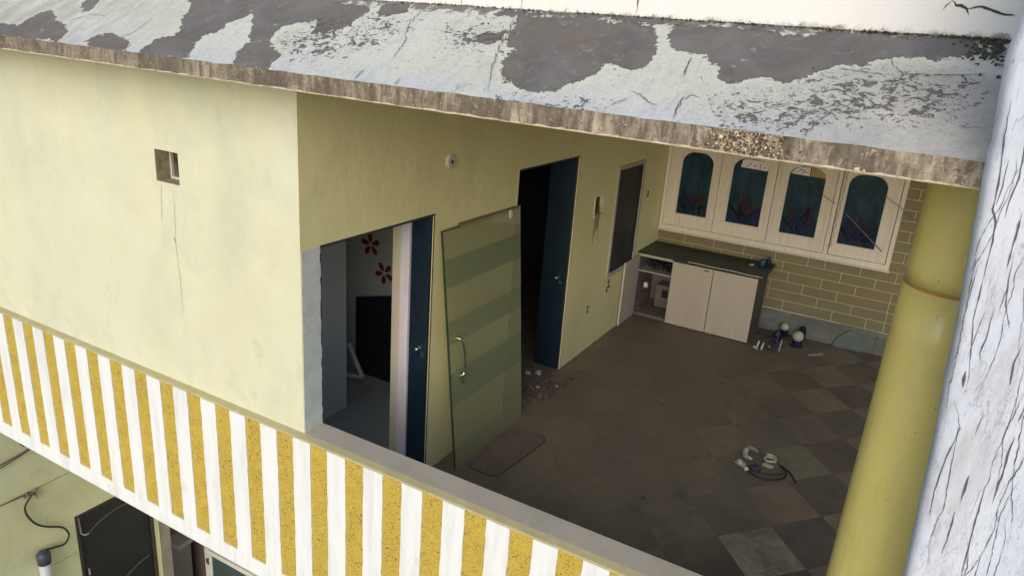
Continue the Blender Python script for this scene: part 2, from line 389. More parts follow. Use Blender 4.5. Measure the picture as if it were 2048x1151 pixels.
# ------------------------------------------------------------------ room behind doorway one
rw = thing('room_wall', 'dim grey green wall of the inner room with two red flower decals', 'wall', (-1.5, 2.4, 0))
obj('plaster_face', MB().box(-2.5, T-.16, 2.4, 2.5, 0, 2.98), m_wall_in, rw)
m_red = mat('red_decal', (.22,.028,.035), .6)
def flower(cx, cz, r, a0):
    for k in range(5):
        a = a0 + k*2*math.pi/5; P = []
        for q in range(10):
            th = q/10*2*math.pi; u = .58+.42*math.cos(th); v = .30*math.sin(th)*(.75+.25*math.cos(th))
            P.append((cx + r*(u*math.cos(a)-v*math.sin(a)), cz + r*(u*math.sin(a)+v*math.cos(a))))
        obj('flower_petal', MB().prism(P, 1, 2.396, 2.3995), m_red, rw)
flower(-1.505, 1.345, .115, .4); flower(-1.335, 1.095, .112, .85)
flower(-.9, 1.5, .115, .2)
cb = thing('grey_cupboard', 'plain grey cupboard side just inside the left doorway', 'cupboard', (-1.5, 1, 0))
obj('side_panel', box(-1.24, -1.2, .16, 1.717, .0, 2.6), m_grey_panel, cb, bev=.002)
obj('carcass', box(-2.0, -1.242, .16, 1.70, .0, 2.58), m_grey_panel, cb)
obj('room_side_wall', box(-2.6, -2.5, .155, 2.5, 0, 2.98), m_wall_in, kind='structure')
bd = thing('plywood_board', 'tall dark board leaning against the inner room wall under the flower decals', 'board', (-1.4, 2.35, 0))
MBd = MB().prism([(-1.63, .01), (-1.63, .80), (-.90, .99), (-.90, .01)], 1, 2.33, 2.355)
obj('panel', MBd, mat('dark_ply', (.018,.021,.032), .5), bd, bev=.003)
rk = thing('white_stool_frame', 'small upturned white frame standing in the inner room', 'stool', (-1.5, 2.1, 0))
r_ = MB(); m_rk = mat('dull_white_metal', (.75,.75,.76), .5)
obj('bar', MB().tube([(-1.60,2.20,.36), (-1.36,2.12,.10)], .024, 8), m_rk, rk); obj('bar', MB().tube([(-1.68,2.1,.06), (-1.36,2.12,.10)], .022, 8), m_rk, rk)
obj('bar', MB().tube([(-1.62,2.13,.36), (-1.75,2.2,.33)], .018, 8), m_rk, rk); obj('bar', MB().tube([(-1.68,2.1,.10), (-1.75,2.2,.02)], .016, 8), m_rk, rk)
obj('room_floor', box(-2.5, .0, .157, 2.4, -.018, .0), mat('room_floor_tiles', (.50,.54,.56), .5, [((.38,.41,.43), 2.5, .4, .7, one, .7), ((.19,.19,.18), 14, .55, .72, one, .5)]), kind='structure')
# dark passage behind doorway two and mesh window
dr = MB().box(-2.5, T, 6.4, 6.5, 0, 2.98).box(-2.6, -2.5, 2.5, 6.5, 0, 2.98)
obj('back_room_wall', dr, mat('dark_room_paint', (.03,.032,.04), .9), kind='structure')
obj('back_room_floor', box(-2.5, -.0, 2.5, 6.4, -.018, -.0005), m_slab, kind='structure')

# ceiling slab
obj('ceiling', box(-6, XB, .0, 6.6, 2.992, 3.12), m_ceil, kind='structure')

# ------------------------------------------------------------------ back wall : bricks, window
bw = thing('back_wall', 'olive back wall scored into long bricks with pale joints, four arched windows above', 'wall', (1.7, 6.5, 0))
m_grout = mat('pale_joint', (.64,.59,.41), .9)
W0, W1, WZ0 = .012, 2.812, 1.052
mb = MB().box(0, XB, 6.503, 6.65, -.02, WZ0).box(W1, XB, 6.503, 6.65, WZ0, 2.99).box(0, W1, 6.503, 6.65, 2.26, 2.99)
obj('joint_bed', mb, m_grout, bw)
m_bricks = [mat('brick_olive', (.215,.182,.095), .85, [((.19,.165,.095), 7, .45, .7, (.3,1,1), .5)], (40, .3, .004)), mat('brick_moss', (.20,.18,.10), .85, [((.27,.245,.145), 5, .45, .7, (.3,1,1), .5)], (40, .3, .004)), mat('brick_ochre', (.22,.18,.095), .85, [((.20,.175,.10), 9, .45, .7, (.3,1,1), .5)], (40, .3, .004))]
JO = {0: [1.739,2.323,2.711,2.911], 1: [1.542,2.127,2.522], 2: [1.934,2.33,2.908], 3: [1.739,2.13,2.52], 4: [1.654,2.328,2.711], 5: [1.932,2.129,2.525]}
row = 0; z0 = .29; z1 = .42; jx = .0058
while z0 < 2.98:
    js = JO.get(row)
    if js is None: js = [.195*(2*k + row % 2) + .02 for k in range(1, 9)]
    else:
        lo = js[0]; L = []
        while lo - .39 > .1: lo -= .39; L.append(lo)
        js = L[::-1] + js
    js = js + [js[-1]+.39*k for k in range(1, 8) if js[-1]+.39*k < XB-.1]
    xs = [.002] + js + [XB-.002]
    for a, b in zip(xs, xs[1:]):
        a += jx/2; b -= jx/2
        zt = min(z1-jx, 2.988)
        spans = [(a, b)]
        if z1 > WZ0+.002 and z0 < 2.26:
            if z0 < WZ0: zt2 = WZ0-.002
            else: zt2 = None
            if a < W1+.003:
                if zt2 and zt2-z0 > .015:
                    pass
                if b > W1+.01: spans = [(W1+.003, b)]
                else: spans = []
                if zt2 and zt2 - z0 > .015: obj('brick', box(a, min(b, W1+.001), 6.4985+random.uniform(0,.001), 6.503, z0, zt2), random.choice(m_bricks), bw)
        for a2, b2 in spans:
            if b2-a2 > .01: obj('brick', box(a2, b2, 6.4985+random.uniform(0, .001), 6.503, z0, zt), random.choice(m_bricks), bw)
    row += 1; z0 = z1; z1 += .1235
# skirting of rough stone slabs
m_sk = mat('smeared_cement_skirting', (.17,.18,.155), .9, [((.10,.105,.095), 6, .42, .66, (.5,1,1), .7), ((.27,.28,.26), 14, .55, .7, (.4,1,1), .5), ((.14,.19,.18), 4, .5, .7, one, .5)], (30, .5, .01))
xs = [1.6, 2.05, 2.45, 2.86, 3.25, 3.7, 4.2, XB-.002]
for a, b in zip([.002, .5, 1.0, 1.52] + xs[1:], [.5, 1.0, 1.52] + xs[1:]):
    if b-a < .02: continue
    obj('skirting_slab', box(a+.002, b-.002, 6.478+random.uniform(-.003,.003), 6.502, .001, .288+random.uniform(-.012,.0)), m_sk, bw, bev=.003)
# window unit
m_wd = mat('weathered_wood', (.74,.70,.60), .75, [((.62,.52,.40), 5, .45, .7, (6,6,.5), .6), ((.80,.74,.64), 9, .5, .72, (8,8,.6), .6), ((.25,.19,.13), 30, .62, .74, (6,6,.5), .5)], (70, .25, .003))
fr = MB().box(W0, .055, 6.462, 6.56, WZ0, 2.26).box(2.765, W1, 6.462, 6.56, WZ0, 2.26).box(.055, 2.765, 6.455, 6.56, WZ0, 1.115).box(.055, 2.765, 6.462, 6.56, 2.2, 2.26).box(2.074, 2.122, 6.46, 6.56, 1.115, 2.2)
wu = obj('window_frame', fr, m_wd, bw, bev=.004); wu['label'] = 'long weathered wooden window frame with four arched casements'
obj('window_sill', box(.004, 2.83, 6.43, 6.4945, 1.035, 1.0515), m_wd, bw, bev=.003)
obj('dark_backing', box(.0, 3.0, 6.60, 6.62, 1.0, 2.26), m_dark, bw)
t = NT('painted_window_glass'); p = t.pos(); sx = t.n('ShaderNodeSeparateXYZ'); t.l(p, sx.inputs[0])
c = t.mix(t.ramp(t.noise(t.pos(True, (1,1,.5)), 6, 4, .6, .6), .42, .65), (.010,.034,.058), (.024,.064,.090))
low = t.ramp(sx.outputs[2], 1.52, 1.38)
c = t.mix(t.math('MULTIPLY', low, t.ramp(t.noise(t.pos(True, (1,1,.4)), 22, 3, .6, 1.5), .45, .56, 0, .8)), c, (.014,.018,.055))
t.col(c); t.b.inputs['Roughness'].default_value = .25; t.b.inputs['Specular IOR Level'].default_value = .22; m_glass = t.m
m_leaf1 = mat('glass_paint_plum', (.045,.022,.026), .5, spec=.1); m_leaf2 = mat('glass_paint_ink', (.004,.006,.010), .5, spec=.1); m_leaf3 = mat('glass_paint_blue', (.014,.024,.075), .5, spec=.1)
def arch(x0, x1, z0, z1, n=9, rc=.15):
    P = [(x0, z0), (x1, z0)]
    w_ = (x1-x0)/2; r = min(rc, w_)
    for k in range(n+1):
        a = math.pi/2*k/n; P.append((x1-r+r*math.cos(a), z1-r*.95+r*.95*math.sin(a)))
    for k in range(n+1):
        a = math.pi/2+math.pi/2*k/n; P.append((x0+r+r*math.cos(a), z1-r*.95+r*.95*math.sin(a)))
    return P
def casement(cx0, cx1, gx0, gx1, gz0, gz1, yaw, i):
    z0, z1 = 1.118, 2.197; inner = arch(gx0, gx1, gz0, gz1); n = len(inner); outer = []
    mx, mz = (gx0+gx1)/2, (gz0+gz1)/2
    outer = [(cx0, z0), (cx1, z0)]
    for k in range(2, n):
        x, z = inner[k]
        half = n//2+1
        if k < 2+10:
            q = (k-2)/9
            outer.append((cx1, gz1-.15+(z1-gz1+.15)*min(1, q*2)) if q <= .5 else (cx1+( (cx0+cx1)/2+.02-cx1)*(q-.5)*2, z1))
        else:
            q = (k-12)/9
            outer.append(((cx0+cx1)/2-.02+(cx0-(cx0+cx1)/2+.02)*q*2, z1) if q <= .5 else (cx0, z1+(gz1-.15-z1)*(q-.5)*2))
    pv = Vector((cx1, 6.49, 0)); Mr = Matrix.Translation(pv) @ Matrix.Rotation(yaw, 4, 'Z') @ Matrix.Translation(-pv)
    y0, y1 = 6.478, 6.51
    vs = [Mr @ Vector((x, y, z)) for y in (y0, y1) for L in (outer, inner) for x, z in L]
    fs = []
    for k in range(n):
        j = (k+1) % n
        fs += [(k, j, n+j, n+k), (2*n+k, 3*n+k, 3*n+j, 2*n+j), (k, 2*n+k, 2*n+j, j), (n+k, n+j, 3*n+j, 3*n+k)]
    # holder
    cs = obj('casement', MB().add(vs, fs), m_wd, bw)
    # glazing bead round the arch + panel grooves (raised mouldings)
    bead = MB(); pts = [Mr @ Vector((x, y0-.001, z)) for x, z in arch(gx0-.008, gx1+.008, gz0-.008, gz1+.008)]; pts.append(pts[0])
    bead.tube(pts, .0045, 6, False); obj('glazing_bead', bead, m_wd, cs)
    mo = MB()
    for x in (cx0+.035, cx0+.062, cx1-.062, cx1-.035):
        if gx0-.02 > x or x > gx1+.02: mo.box(x-.004, x+.004, y0-.005, y0-.0005, z0+.03, z1-.03, Mr)
    mo.box(gx0, gx1, y0-.005, y0-.0005, z0+.05, z0+.058, Mr)
    obj('moulding', mo, m_wd, cs)
    gl = MB().box(gx0-.01, gx1+.01, 6.489, 6.493, gz0-.01, min(gz1+.01, 2.19), Mr)
    obj('glass_pane', gl, m_glass, cs)
    random.seed(40+i)
    for mm, cnt, spread in ((m_leaf2, 9, 1), (m_leaf1, 7, .8), (m_leaf3, 7, 1.1)):
        lf = MB()
        for k in range(cnt):
            bx = mx + random.uniform(-.11, .11); bz = gz0 + random.uniform(.0, .12) + (.08 if mm is m_leaf1 else 0); a = random.uniform(-.75, .75)*spread; Ln = random.uniform(.12, .30); wd = random.uniform(.012, .022)
            L_, R_ = [], []
            for q in range(7):
                u = q/6; xx = bx + Ln*u*math.sin(a+u*a*.8); zz = bz + Ln*u*math.cos(a*.8)
                ww = wd*math.sin(math.pi*min(1, .12+u*.88))
                L_.append((max(gx0+.004, min(gx1-.004, xx-ww)), max(gz0+.004, zz))); R_.append((max(gx0+.004, min(gx1-.004, xx+ww)), max(gz0+.004, zz)))
            yy = 6.4885-.0004*k-(.0035 if mm is m_leaf1 else 0)-(.006 if mm is m_leaf3 else 0)
            P = L_ + R_[::-1]; vs = [Mr @ Vector((x, yy, z)) for x, z in P]
            lf.add(vs, [tuple([q, q+1, 12-q, 13-q]) for q in range(6)])
        obj('leaf_motif', lf, mm, cs)
    return cs, Mr
casement(.058, .706, .212, .608, 1.285, 2.095, 0, 0)
c2, _ = casement(.712, 1.384, .862, 1.278, 1.285, 2.105, 0, 1)
c3, _ = casement(1.392, 2.070, 1.528, 1.942, 1.275, 2.105, 0, 2)
casement(2.132, 2.760, 2.200, 2.612, 1.262, 2.105, R(-1.2), 3)
m_refl_pale = mat('pale_reflection', (.80,.78,.80), .8, [((.55,.53,.55), 30, .55, .66, (1,1,2), .7)]); m_refl_brown = mat('brown_reflection', (.40,.30,.14), .9)  # pieces and marks painted in for bright reflections on two panes
o = obj('reflection_patch', MB().prism([(.945,1.995),(1.268,1.985),(1.268,2.03),(1.23,2.07),(1.18,2.095),(1.0,2.098),(.96,2.08)], 1, 6.4765, 6.479), m_refl_pale, c2)
for (x, z) in ((1.02,2.02),(1.05,2.045),(1.11,2.03),(1.17,2.015),(1.175,2.05),(1.22,2.02)):
    obj('reflection_mark', box(x, x+.012, 6.4745, 6.4765, z-.008, z+.012), m_drk_line, c2)
obj('reflection_patch', MB().prism([(1.552,2.005),(1.755,1.998),(1.755,2.099),(1.62,2.092),(1.565,2.04)], 1, 6.4765, 6.479), m_refl_pale, c3)
for (a, b) in (((1.58,2.02),(1.68,2.07)), ((1.62,2.08),(1.74,2.03)), ((1.66,2.01),(1.70,2.06))):
    obj('reflection_mark', MB().tube([(a[0],6.475,a[1]), (b[0],6.475,b[1])], .003, 5), m_drk_line, c3)
obj('brown_reflection_patch', MB().prism([(1.765,2.0),(1.935,1.995),(1.93,2.04),(1.87,2.09),(1.765,2.098)], 1, 6.477, 6.480), m_refl_brown, c3)
# wires, and a rod standing in for a reflected stick, at the fourth casement
wr = MB().tube([(1.96,6.44,1.80), (2.03,6.42,1.77), (2.10,6.40,1.74)], .004, 6); wr2 = MB().tube([(2.60,6.40,1.915), (2.8,6.40,1.80), (3.02,6.38,1.66), (3.3,6.36,1.50)], .004, 6)
m_gw = mat('grey_wire', (.16,.15,.13), .6)
tag(obj('slack_wire', wr2, m_gw, origin=(2.6,6.4,1.7)), 'thin slack wire crossing from the right casement to the brick wall', 'wire')
tag(obj('wire_end', wr, m_gw, origin=(2.03,6.42,1.77)), 'short wire end crossing the post between third and fourth casements', 'wire')
rd = MB().tube([(2.24,6.455,1.63), (2.70,6.40,1.275)], .006, 8)
tag(obj('reflected_rod', rd, mat('reflected_rod_grey', (.16,.17,.19), .5), origin=(2.4,6.45,1.5)), 'reflected stick built as a thin grey rod across the rightmost arched pane', 'rod')
tw = MB(); hl = []
for k in range(60):
    a = k*.9; z = 2.12-k*.0155; hl.append((2.166+.008*math.cos(a)-.0004*k, 6.462+.008*math.sin(a), z))
tw.tube(hl, .0035, 5)
tag(obj('twisted_cord', tw, mat('cord_grey', (.30,.29,.24), .8), origin=(2.166,6.462,1.6)), 'twisted grey cord hanging down between the third and fourth casements', 'cord')
# right wall of the balcony
obj('end_parapet', box(XB, XB+.15, -.04, 6.65, -.26, .95), m_olv, kind='structure')

# ------------------------------------------------------------------ kitchen counter
kc = thing('counter_cabinet', 'low counter cabinet with dark green top, two beige doors and an open cubby', 'cabinet', (.76, 6.1, 0))
m_lam = mat('beige_laminate', (.50,.44,.35), .55, [((.43,.375,.295), 2, .4, .7, (4,4,.4), .6), ((.56,.49,.41), 7, .5, .72, (6,6,.4), .5), ((.30,.22,.15), 4, .68, .78, one, .6)])
m_carc = mat('grey_carcass', (.20,.17,.16), .8, [((.11,.09,.09), 6, .45, .65, one, .7), ((.34,.30,.29), 11, .6, .7, one, .6)])
kx0, kx1, kf = .012, 1.505, 5.815
obj('side_panel', box(kx0, kx0+.018, kf, 6.478, .0, .83), m_carc, kc); obj('side_panel', box(kx1-.018, kx1, kf, 6.478, .0, .83), mat('dark_side', (.09,.075,.065), .8), kc)
obj('divider_panel', box(.460, .478, kf, 6.47, .04, .83), m_carc, kc); obj('back_panel', box(kx0+.018, kx1-.018, 6.455, 6.475, .04, .83), m_carc, kc)
obj('bottom_panel', box(kx0+.018, kx1-.018, kf, 6.455, .03, .055), mat('dusty_board', (.15,.12,.10), .9, [((.34,.32,.27), 12, .58, .68, one, .7)]), kc)
obj('plinth', box(kx0+.018, kx1-.018, kf+.04, kf+.06, .0, .03), m_carc, kc)
obj('shelf', box(kx0+.018, .46, kf+.02, 6.455, .60, .618), mat('shelf_edge', (.40,.37,.34), .7), kc)
obj('front_rail', box(kx0, .478, kf-.008, kf+.008, .806, .838), mat('rail_edge', (.45,.42,.37), .7), kc)
m_lip2 = mat('bright_edge', (.60,.56,.48), .6)
for a, b, hand in ((.470, .975, 1), (.983, 1.508, 0)):
    d = obj('cabinet_door', box(a, b, kf-.020, kf-.002, .012, .822), m_lam, kc, bev=.0015)
    if hand: 
        P = [(.895+.035*math.cos(k/12*2*math.pi), .79+.010*math.sin(k/12*2*math.pi)) for k in range(12)]
        obj('finger_slot', MB().prism(P, 1, kf-.0225, kf-.0195), mat('slot_shadow', (.13,.09,.07), .8), d)
ol = obj('cabinet_door', box(.018, .036, 5.30, kf-.004, .008, .822), m_lam, kc); ol['label'] = 'cubby door swung fully open against the wall'
obj('edge_band', box(.016, .038, 5.294, 5.2995, .008, .822), m_lip2, ol)
t_ = MB().prism([(.002, 5.775), (.75, 5.775), (.80, 5.768), (1.2, 5.772), (1.56, 5.775), (1.575, 5.83), (1.572, 6.47), (.002, 6.47)], 2, .838, .866)
m_gran = mat('dark_green_granite', (.010,.030,.028), .5, [((.02,.045,.04), 18, .5, .7, one, .7), ((.012,.018,.017), 3, .45, .65, one, .6)])
ct = obj('countertop', t_, m_gran, kc, bev=.003)
lipm = MB().tube([(.66,5.768,.862),(.78,5.764,.866),(.95,5.766,.860),(1.2,5.765,.866),(1.30,5.768,.860),(1.38,5.768,.857),(1.56,5.772,.857)], .005, 6)
obj('pale_nosing', lipm, m_lip2, ct)
obj('pale_nosing', MB().tube([(.01,5.770,.842),(.46,5.770,.842)], .006, 6), m_lip2, ct)
# things on and in the counter
bl = MB().lathe([(.030, .867), (.034, .872), (.034, .91), (.030, .925), (.034, .928), (.034, .94), (.012, .945)], 1.44, 6.30, 18)
tag(obj('blue_jar', bl, mat('blue_plastic', (.01,.07,.20), .35), origin=(1.44,6.30,.867), smooth=False), 'small blue plastic jar at the right end of the green counter', 'jar')
dk = MB().lathe([(.028, .867), (.030, .92), (.018, .95), (.012, .975)], 1.50, 6.36, 14)
tag(obj('black_bottle', dk, mat('black_plastic', (.01,.01,.012), .4), origin=(1.5,6.36,.867)), 'little black bottle beside the blue jar on the counter', 'bottle')
cp = MB().lathe([(.020, .867), (.028, .869), (.030, .875), (.022, .8795), (.006, .88)], 1.33, 6.20, 14)
tag(obj('small_dish', cp, mat('pale_ceramic', (.45,.50,.50), .3), origin=(1.33,6.2,.867), smooth=True), 'tiny pale dish lying on the counter left of the blue jar', 'dish')
# dark crumpled bag on shelf
random.seed(5); bg_ = MB()
for k in range(110): bg_.chunk(random.uniform(.10,.44), random.uniform(5.9,6.3), .63+random.random()*.10, random.uniform(.014,.034), .8)
tag(obj('dark_rags', bg_, mat('dark_rag', (.012,.014,.022), .8), origin=(.27,6.1,.62), kind='stuff'), 'dark crumpled rags piled on the cubby shelf', 'rags')
sp = MB().lathe([(.022,.36), (.03,.37), (.032,.41), (.018,.43), (.008,.435)], .11, 5.95, 12)
tag(obj('white_bulb', sp, mat('bulb_white', (.75,.74,.70), .4), origin=(.11,5.95,.40), smooth=True), 'small white bulb hanging inside the open cubby', 'bulb')
tag(obj('bulb_lead', MB().tube([(.11,5.95,.435), (.09,5.98,.52), (.06,6.0,.60)], .004, 5), m_drk_line, origin=(.1,5.97,.5)), 'short dark lead holding the bulb in the cubby', 'cable')
cbx = thing('cardboard_box', 'grey battered box at the back of the open cubby', 'box', (.30, 6.3, .056))
obj('box_body', box(.18, .42, 6.18, 6.42, .057, .36), mat('grey_card', (.20,.17,.165), .9, [((.10,.085,.085), 9, .45, .6, one, .7)]), cbx, bev=.006); obj('box_hole', box(.27, .35, 6.176, 6.181, .20, .30), m_dark, cbx)
lt = MB(); 
for k in range(60): lt.chunk(random.uniform(.05,.45), random.uniform(5.83,6.1), .058+random.random()*.02, random.uniform(.005,.018), .5)
tag(obj('paper_scraps', lt, mat('scrap_mix', (.30,.28,.22), .9, [((.05,.045,.04), 40, .45, .55, one, 1)], ), origin=(.25,5.95,.056), kind='stuff'), 'pale scraps and crumbs littering the bottom of the open cubby', 'litter')

# ------------------------------------------------------------------ items by the skirting
m_globe = mat('opal_globe', (.42,.42,.35), .35); m_ink = mat('ink_blue_plastic', (.012,.014,.05), .4)
def globe_lamp(x, y, r, label):
    t = thing('globe_lamp', label, 'lamp', (x, y, 0), 'loose globe lamps on the floor')
    obj('lamp_base', MB().lathe([(r*1.15, .001), (r*1.2, .015), (r*.8, .03), (r*.85, .07), (r*.6, .075)], x, y, 20), m_ink, t)
    prof = [(max(.004, r*math.sin(a*math.pi/14)), .07+r*.85-r*math.cos(a*math.pi/14)) for a in range(2, 14)] + [(.003, .07+r*1.85)]
    obj('globe', MB().lathe(prof, x, y, 24), m_globe, t, smooth=True)
globe_lamp(1.835, 6.40, .052, 'smaller globe lamp nearest the skirting, on the dark blue base')
globe_lamp(2.035, 6.13, .066, 'larger cream globe lamp standing in front of the other one')
tag(obj('black_canister', MB().lathe([(.042,.001),(.045,.005),(.045,.13),(.036,.14),(.034,.165),(.01,.168)], 2.045, 6.40, 18), mat('canister_black', (.008,.008,.015), .4), origin=(2.045,6.4,0)), 'black canister standing behind the larger globe lamp', 'canister')
tag(obj('blue_jug', MB().lathe([(.05,.001),(.055,.01),(.05,.10),(.03,.14),(.028,.15)], 1.80, 6.10, 18), m_ink, origin=(1.8,6.1,0)), 'dark blue jug left of the larger globe lamp', 'jug')
rg = MB(); P = [(1.80+.065*math.cos(a/20*2*math.pi), 5.80+.03*math.sin(a/20*2*math.pi), .07+.062*math.sin(a/20*2*math.pi)) for a in range(21)]
rg.tube(P, .013, 8, False); rg.tube([(1.745,5.80,.07),(1.855,5.80,.07)], .006, 6); rg.tube([(1.80,5.775,.012),(1.80,5.825,.128)], .006, 6)
tag(obj('spoked_ring', rg, mat('wheel_dark', (.025,.025,.035), .5), origin=(1.8,5.8,0)), 'small dark spoked wheel leaning in front of the globe lamps', 'wheel')
tag(obj('grey_tube', MB().tube([(1.885,5.82,.0), (1.895,5.84,.14)], .010, 8), mat('tube_grey', (.30,.31,.33), .5), origin=(1.89,5.83,0)), 'thin grey tube standing right of the dark spoked wheel', 'tube')
m_peg = mat('cream_plastic', (.50,.48,.38), .5)
pg = MB().tube([(1.60,5.72,.012),(1.66,5.73,.015)], .012, 8).tube([(1.645,5.73,.012),(1.655,5.76,.09)], .012, 8).tube([(1.62,5.70,.012),(1.66,5.67,.012)], .008, 8)
tag(obj('tap_fitting', pg, m_peg, origin=(1.64,5.72,0)), 'cream angled pipe fitting on the floor right of the cabinet', 'fitting')
tag(obj('pipe_stub', MB().tube([(1.70,5.70,.005),(1.712,5.74,.085)], .012, 8), m_globe, origin=(1.7,5.72,0)), 'pale upright pipe stub between the fitting and the wheel', 'pipe')
tag(obj('pale_cap', MB().lathe([(.02,.001),(.022,.012),(.01,.03)], 1.765, 5.84, 12), m_globe, origin=(1.765,5.84,0)), 'pale round cap on the floor left of the wheel', 'cap')
tag(obj('plaster_flake', MB().prism([(2.20,5.90),(2.27,5.93),(2.36,6.06),(2.33,6.08),(2.24,6.0)], 2, .001, .02), mat('flake_brown', (.26,.22,.18), .9), origin=(2.27,5.98,0), bev=.004), 'flat pale flake lying on the floor right of the globe lamps', 'rubble')
sl_ = MB().prism([(2.40,.002),(2.755,.002),(2.77,.10),(2.70,.20),(2.57,.25),(2.44,.12)], 1, 6.44, 6.46)
tag(obj('leaning_slab', sl_, mat('wet_slab', (.12,.155,.14), .7, [((.17,.19,.18), 9, .5, .7, (.4,1,1), .6)]), origin=(2.6,6.45,0), bev=.004), 'broken grey green stone slab leaning on the skirting near the column', 'slab')
dsk = thing('skirting_rubble', 'dark grit and rubble along the foot of the skirting', 'rubble', (1.6, 6.3, 0))
random.seed(9); du = MB()
for k in range(130): du.chunk(random.uniform(1.53, 1.95), 6.46-abs(random.gauss(0,.25)), .004, random.uniform(.004,.016), .7)
obj('grit', du, mat('grit_dark', (.045,.042,.036), .9), dsk, kind='stuff')

# pile of parts in the middle of the floor
fc = thing('light_fitting', 'broken white light fitting with a coiled black cable on the floor tiles', 'light fitting', (2.25, 3.0, 0))
m_wp = mat('white_pvc', (.44,.42,.34), .45); m_bk = mat('cable_black', (.012,.012,.014), .5)
def ball(x, y, z, r): return MB().lathe([(max(.002, r*math.sin(a*math.pi/10)), z-r*math.cos(a*math.pi/10)) for a in range(0, 11)], x, y, 14)
obj('lamp_holder', ball(2.098, 2.925, .032, .030), m_wp, fc, smooth=True); obj('lamp_holder', MB().tube([(2.098,2.925,.03),(2.14,2.90,.03)], .024, 12), m_wp, fc)
obj('bulb_tip', ball(2.165, 2.872, .022, .020), mat('bulb_yellow', (.68,.60,.30), .4), fc, smooth=True)
obj('connector', MB().tube([(2.055,2.955,.01),(2.075,2.94,.012)], .010, 8), m_wp, fc)
shl = MB(); P = []
for k in range(9):
    a = 2.6+k*.22; P.append((2.215+.12*math.cos(a), 3.155+.12*math.sin(a), .025+.01*math.sin(k)))
obj('curved_shade', MB().tube(P, [.012,.018,.022,.024,.024,.022,.02,.016,.01], 8), m_wp, fc, smooth=True)
obj('curved_shade', MB().tube([(2.10,3.26,.02),(2.15,3.25,.022),(2.19,3.23,.015)], .016, 8), mat('shade_grey', (.25,.24,.20), .6), fc)
P = [(2.31+.045*math.cos(k*.42), 3.12+.05*math.sin(k*.42), .03+.0015*k) for k in range(22)]
obj('clamp_ring', MB().tube(P, .010, 8), m_wp, fc); obj('clamp_plate', MB().prism([(2.26,3.05),(2.34,3.03),(2.36,3.07),(2.28,3.09)], 2, .002, .02), m_wp, fc, bev=.003)
P = [(2.17,2.865,.015), (2.24,2.83,.012), (2.32,2.82,.012), (2.42,2.88,.012), (2.47,2.97,.012), (2.45,3.06,.014), (2.40,3.10,.02)]
def smooth_path(P, n=5):
    out = []; P = [Vector(p) for p in P]
    for i in range(len(P)-1):
        p0, p1, p2, p3 = P[max(i-1,0)], P[i], P[i+1], P[min(i+2,len(P)-1)]
        for k in range(n):
            u = k/n; out.append(.5*((2*p1)+(p2-p0)*u+(2*p0-5*p1+4*p2-p3)*u*u+(3*p1-p0-3*p2+p3)*u**3))
    out.append(P[-1]); return out
obj('cable', MB().tube(smooth_path(P), .006, 7), m_bk, fc); obj('cable', MB().tube(smooth_path([(2.37,3.12,.03),(2.43,3.11,.012),(2.50,3.04,.012),(2.56,2.93,.01)]), .006, 7), m_bk, fc)
obj('cable', MB().tube(smooth_path([(2.18,2.88,.012),(2.26,2.90,.01),(2.36,2.93,.01),(2.44,3.0,.01)]), .005, 7), m_bk, fc)
obj('housing', MB().lathe([(.045,.001),(.048,.02),(.03,.035),(.01,.037)], 2.225, 2.95, 18), mat('dusk_plastic', (.05,.045,.07), .5), fc)
def bits(name, label, cat, x, y, r, m, n=1, flat=.5):
    mb = MB()
    for k in range(n): mb.chunk(x+random.uniform(-1,1)*r*(n > 1), y+random.uniform(-1,1)*r*(n > 1), r*.4, r, flat)
    return tag(obj(name, mb, m, origin=(x, y, 0)), label, cat)
bits('dark_pebble', 'dark little clod on the floor near the parapet', 'clod', 1.576, 1.971, .026, m_crk, 1)
bits('white_crumb', 'single white crumb on the open floor between mat and cabinet', 'crumb', 1.16, 3.69, .012, m_wp, 1)
bits('brown_clod', 'tiny brown clod on the bare floor in front of the cabinet', 'clod', 1.55, 4.45, .018, m_crk, 1)
dust = MB(); random.seed(21)
for k in range(420):
    x = random.uniform(.1, 3.0); y = random.uniform(.4, 6.2); dust.chunk(x, y, .002, random.uniform(.002, .0065), .5)
tag(obj('floor_grit', dust, mat('grit_pale', (.17,.15,.12), .9), kind='stuff'), 'fine pale grit scattered over the balcony floor tiles', 'grit')

# fallen plaster flakes
random.seed(44)
pf = thing('plaster_flakes', 'scattered flat plaster flakes along the foot of the side wall', 'flakes', (.3, 3.8, 0))
for k in range(20):
    x = .03+abs(random.gauss(0, .12)); y = random.uniform(3.75, 5.2); r = random.uniform(.008, .026); a0 = random.random()*6
    P = [(x+r*random.uniform(.6,1.2)*math.cos(a0+q*1.2), y+r*random.uniform(.6,1.2)*math.sin(a0+q*1.2)) for q in range(5)]
    obj('flake', MB().prism(P, 2, .001, .005), mat('flake_olive', (.21,.18,.13), .9), pf)
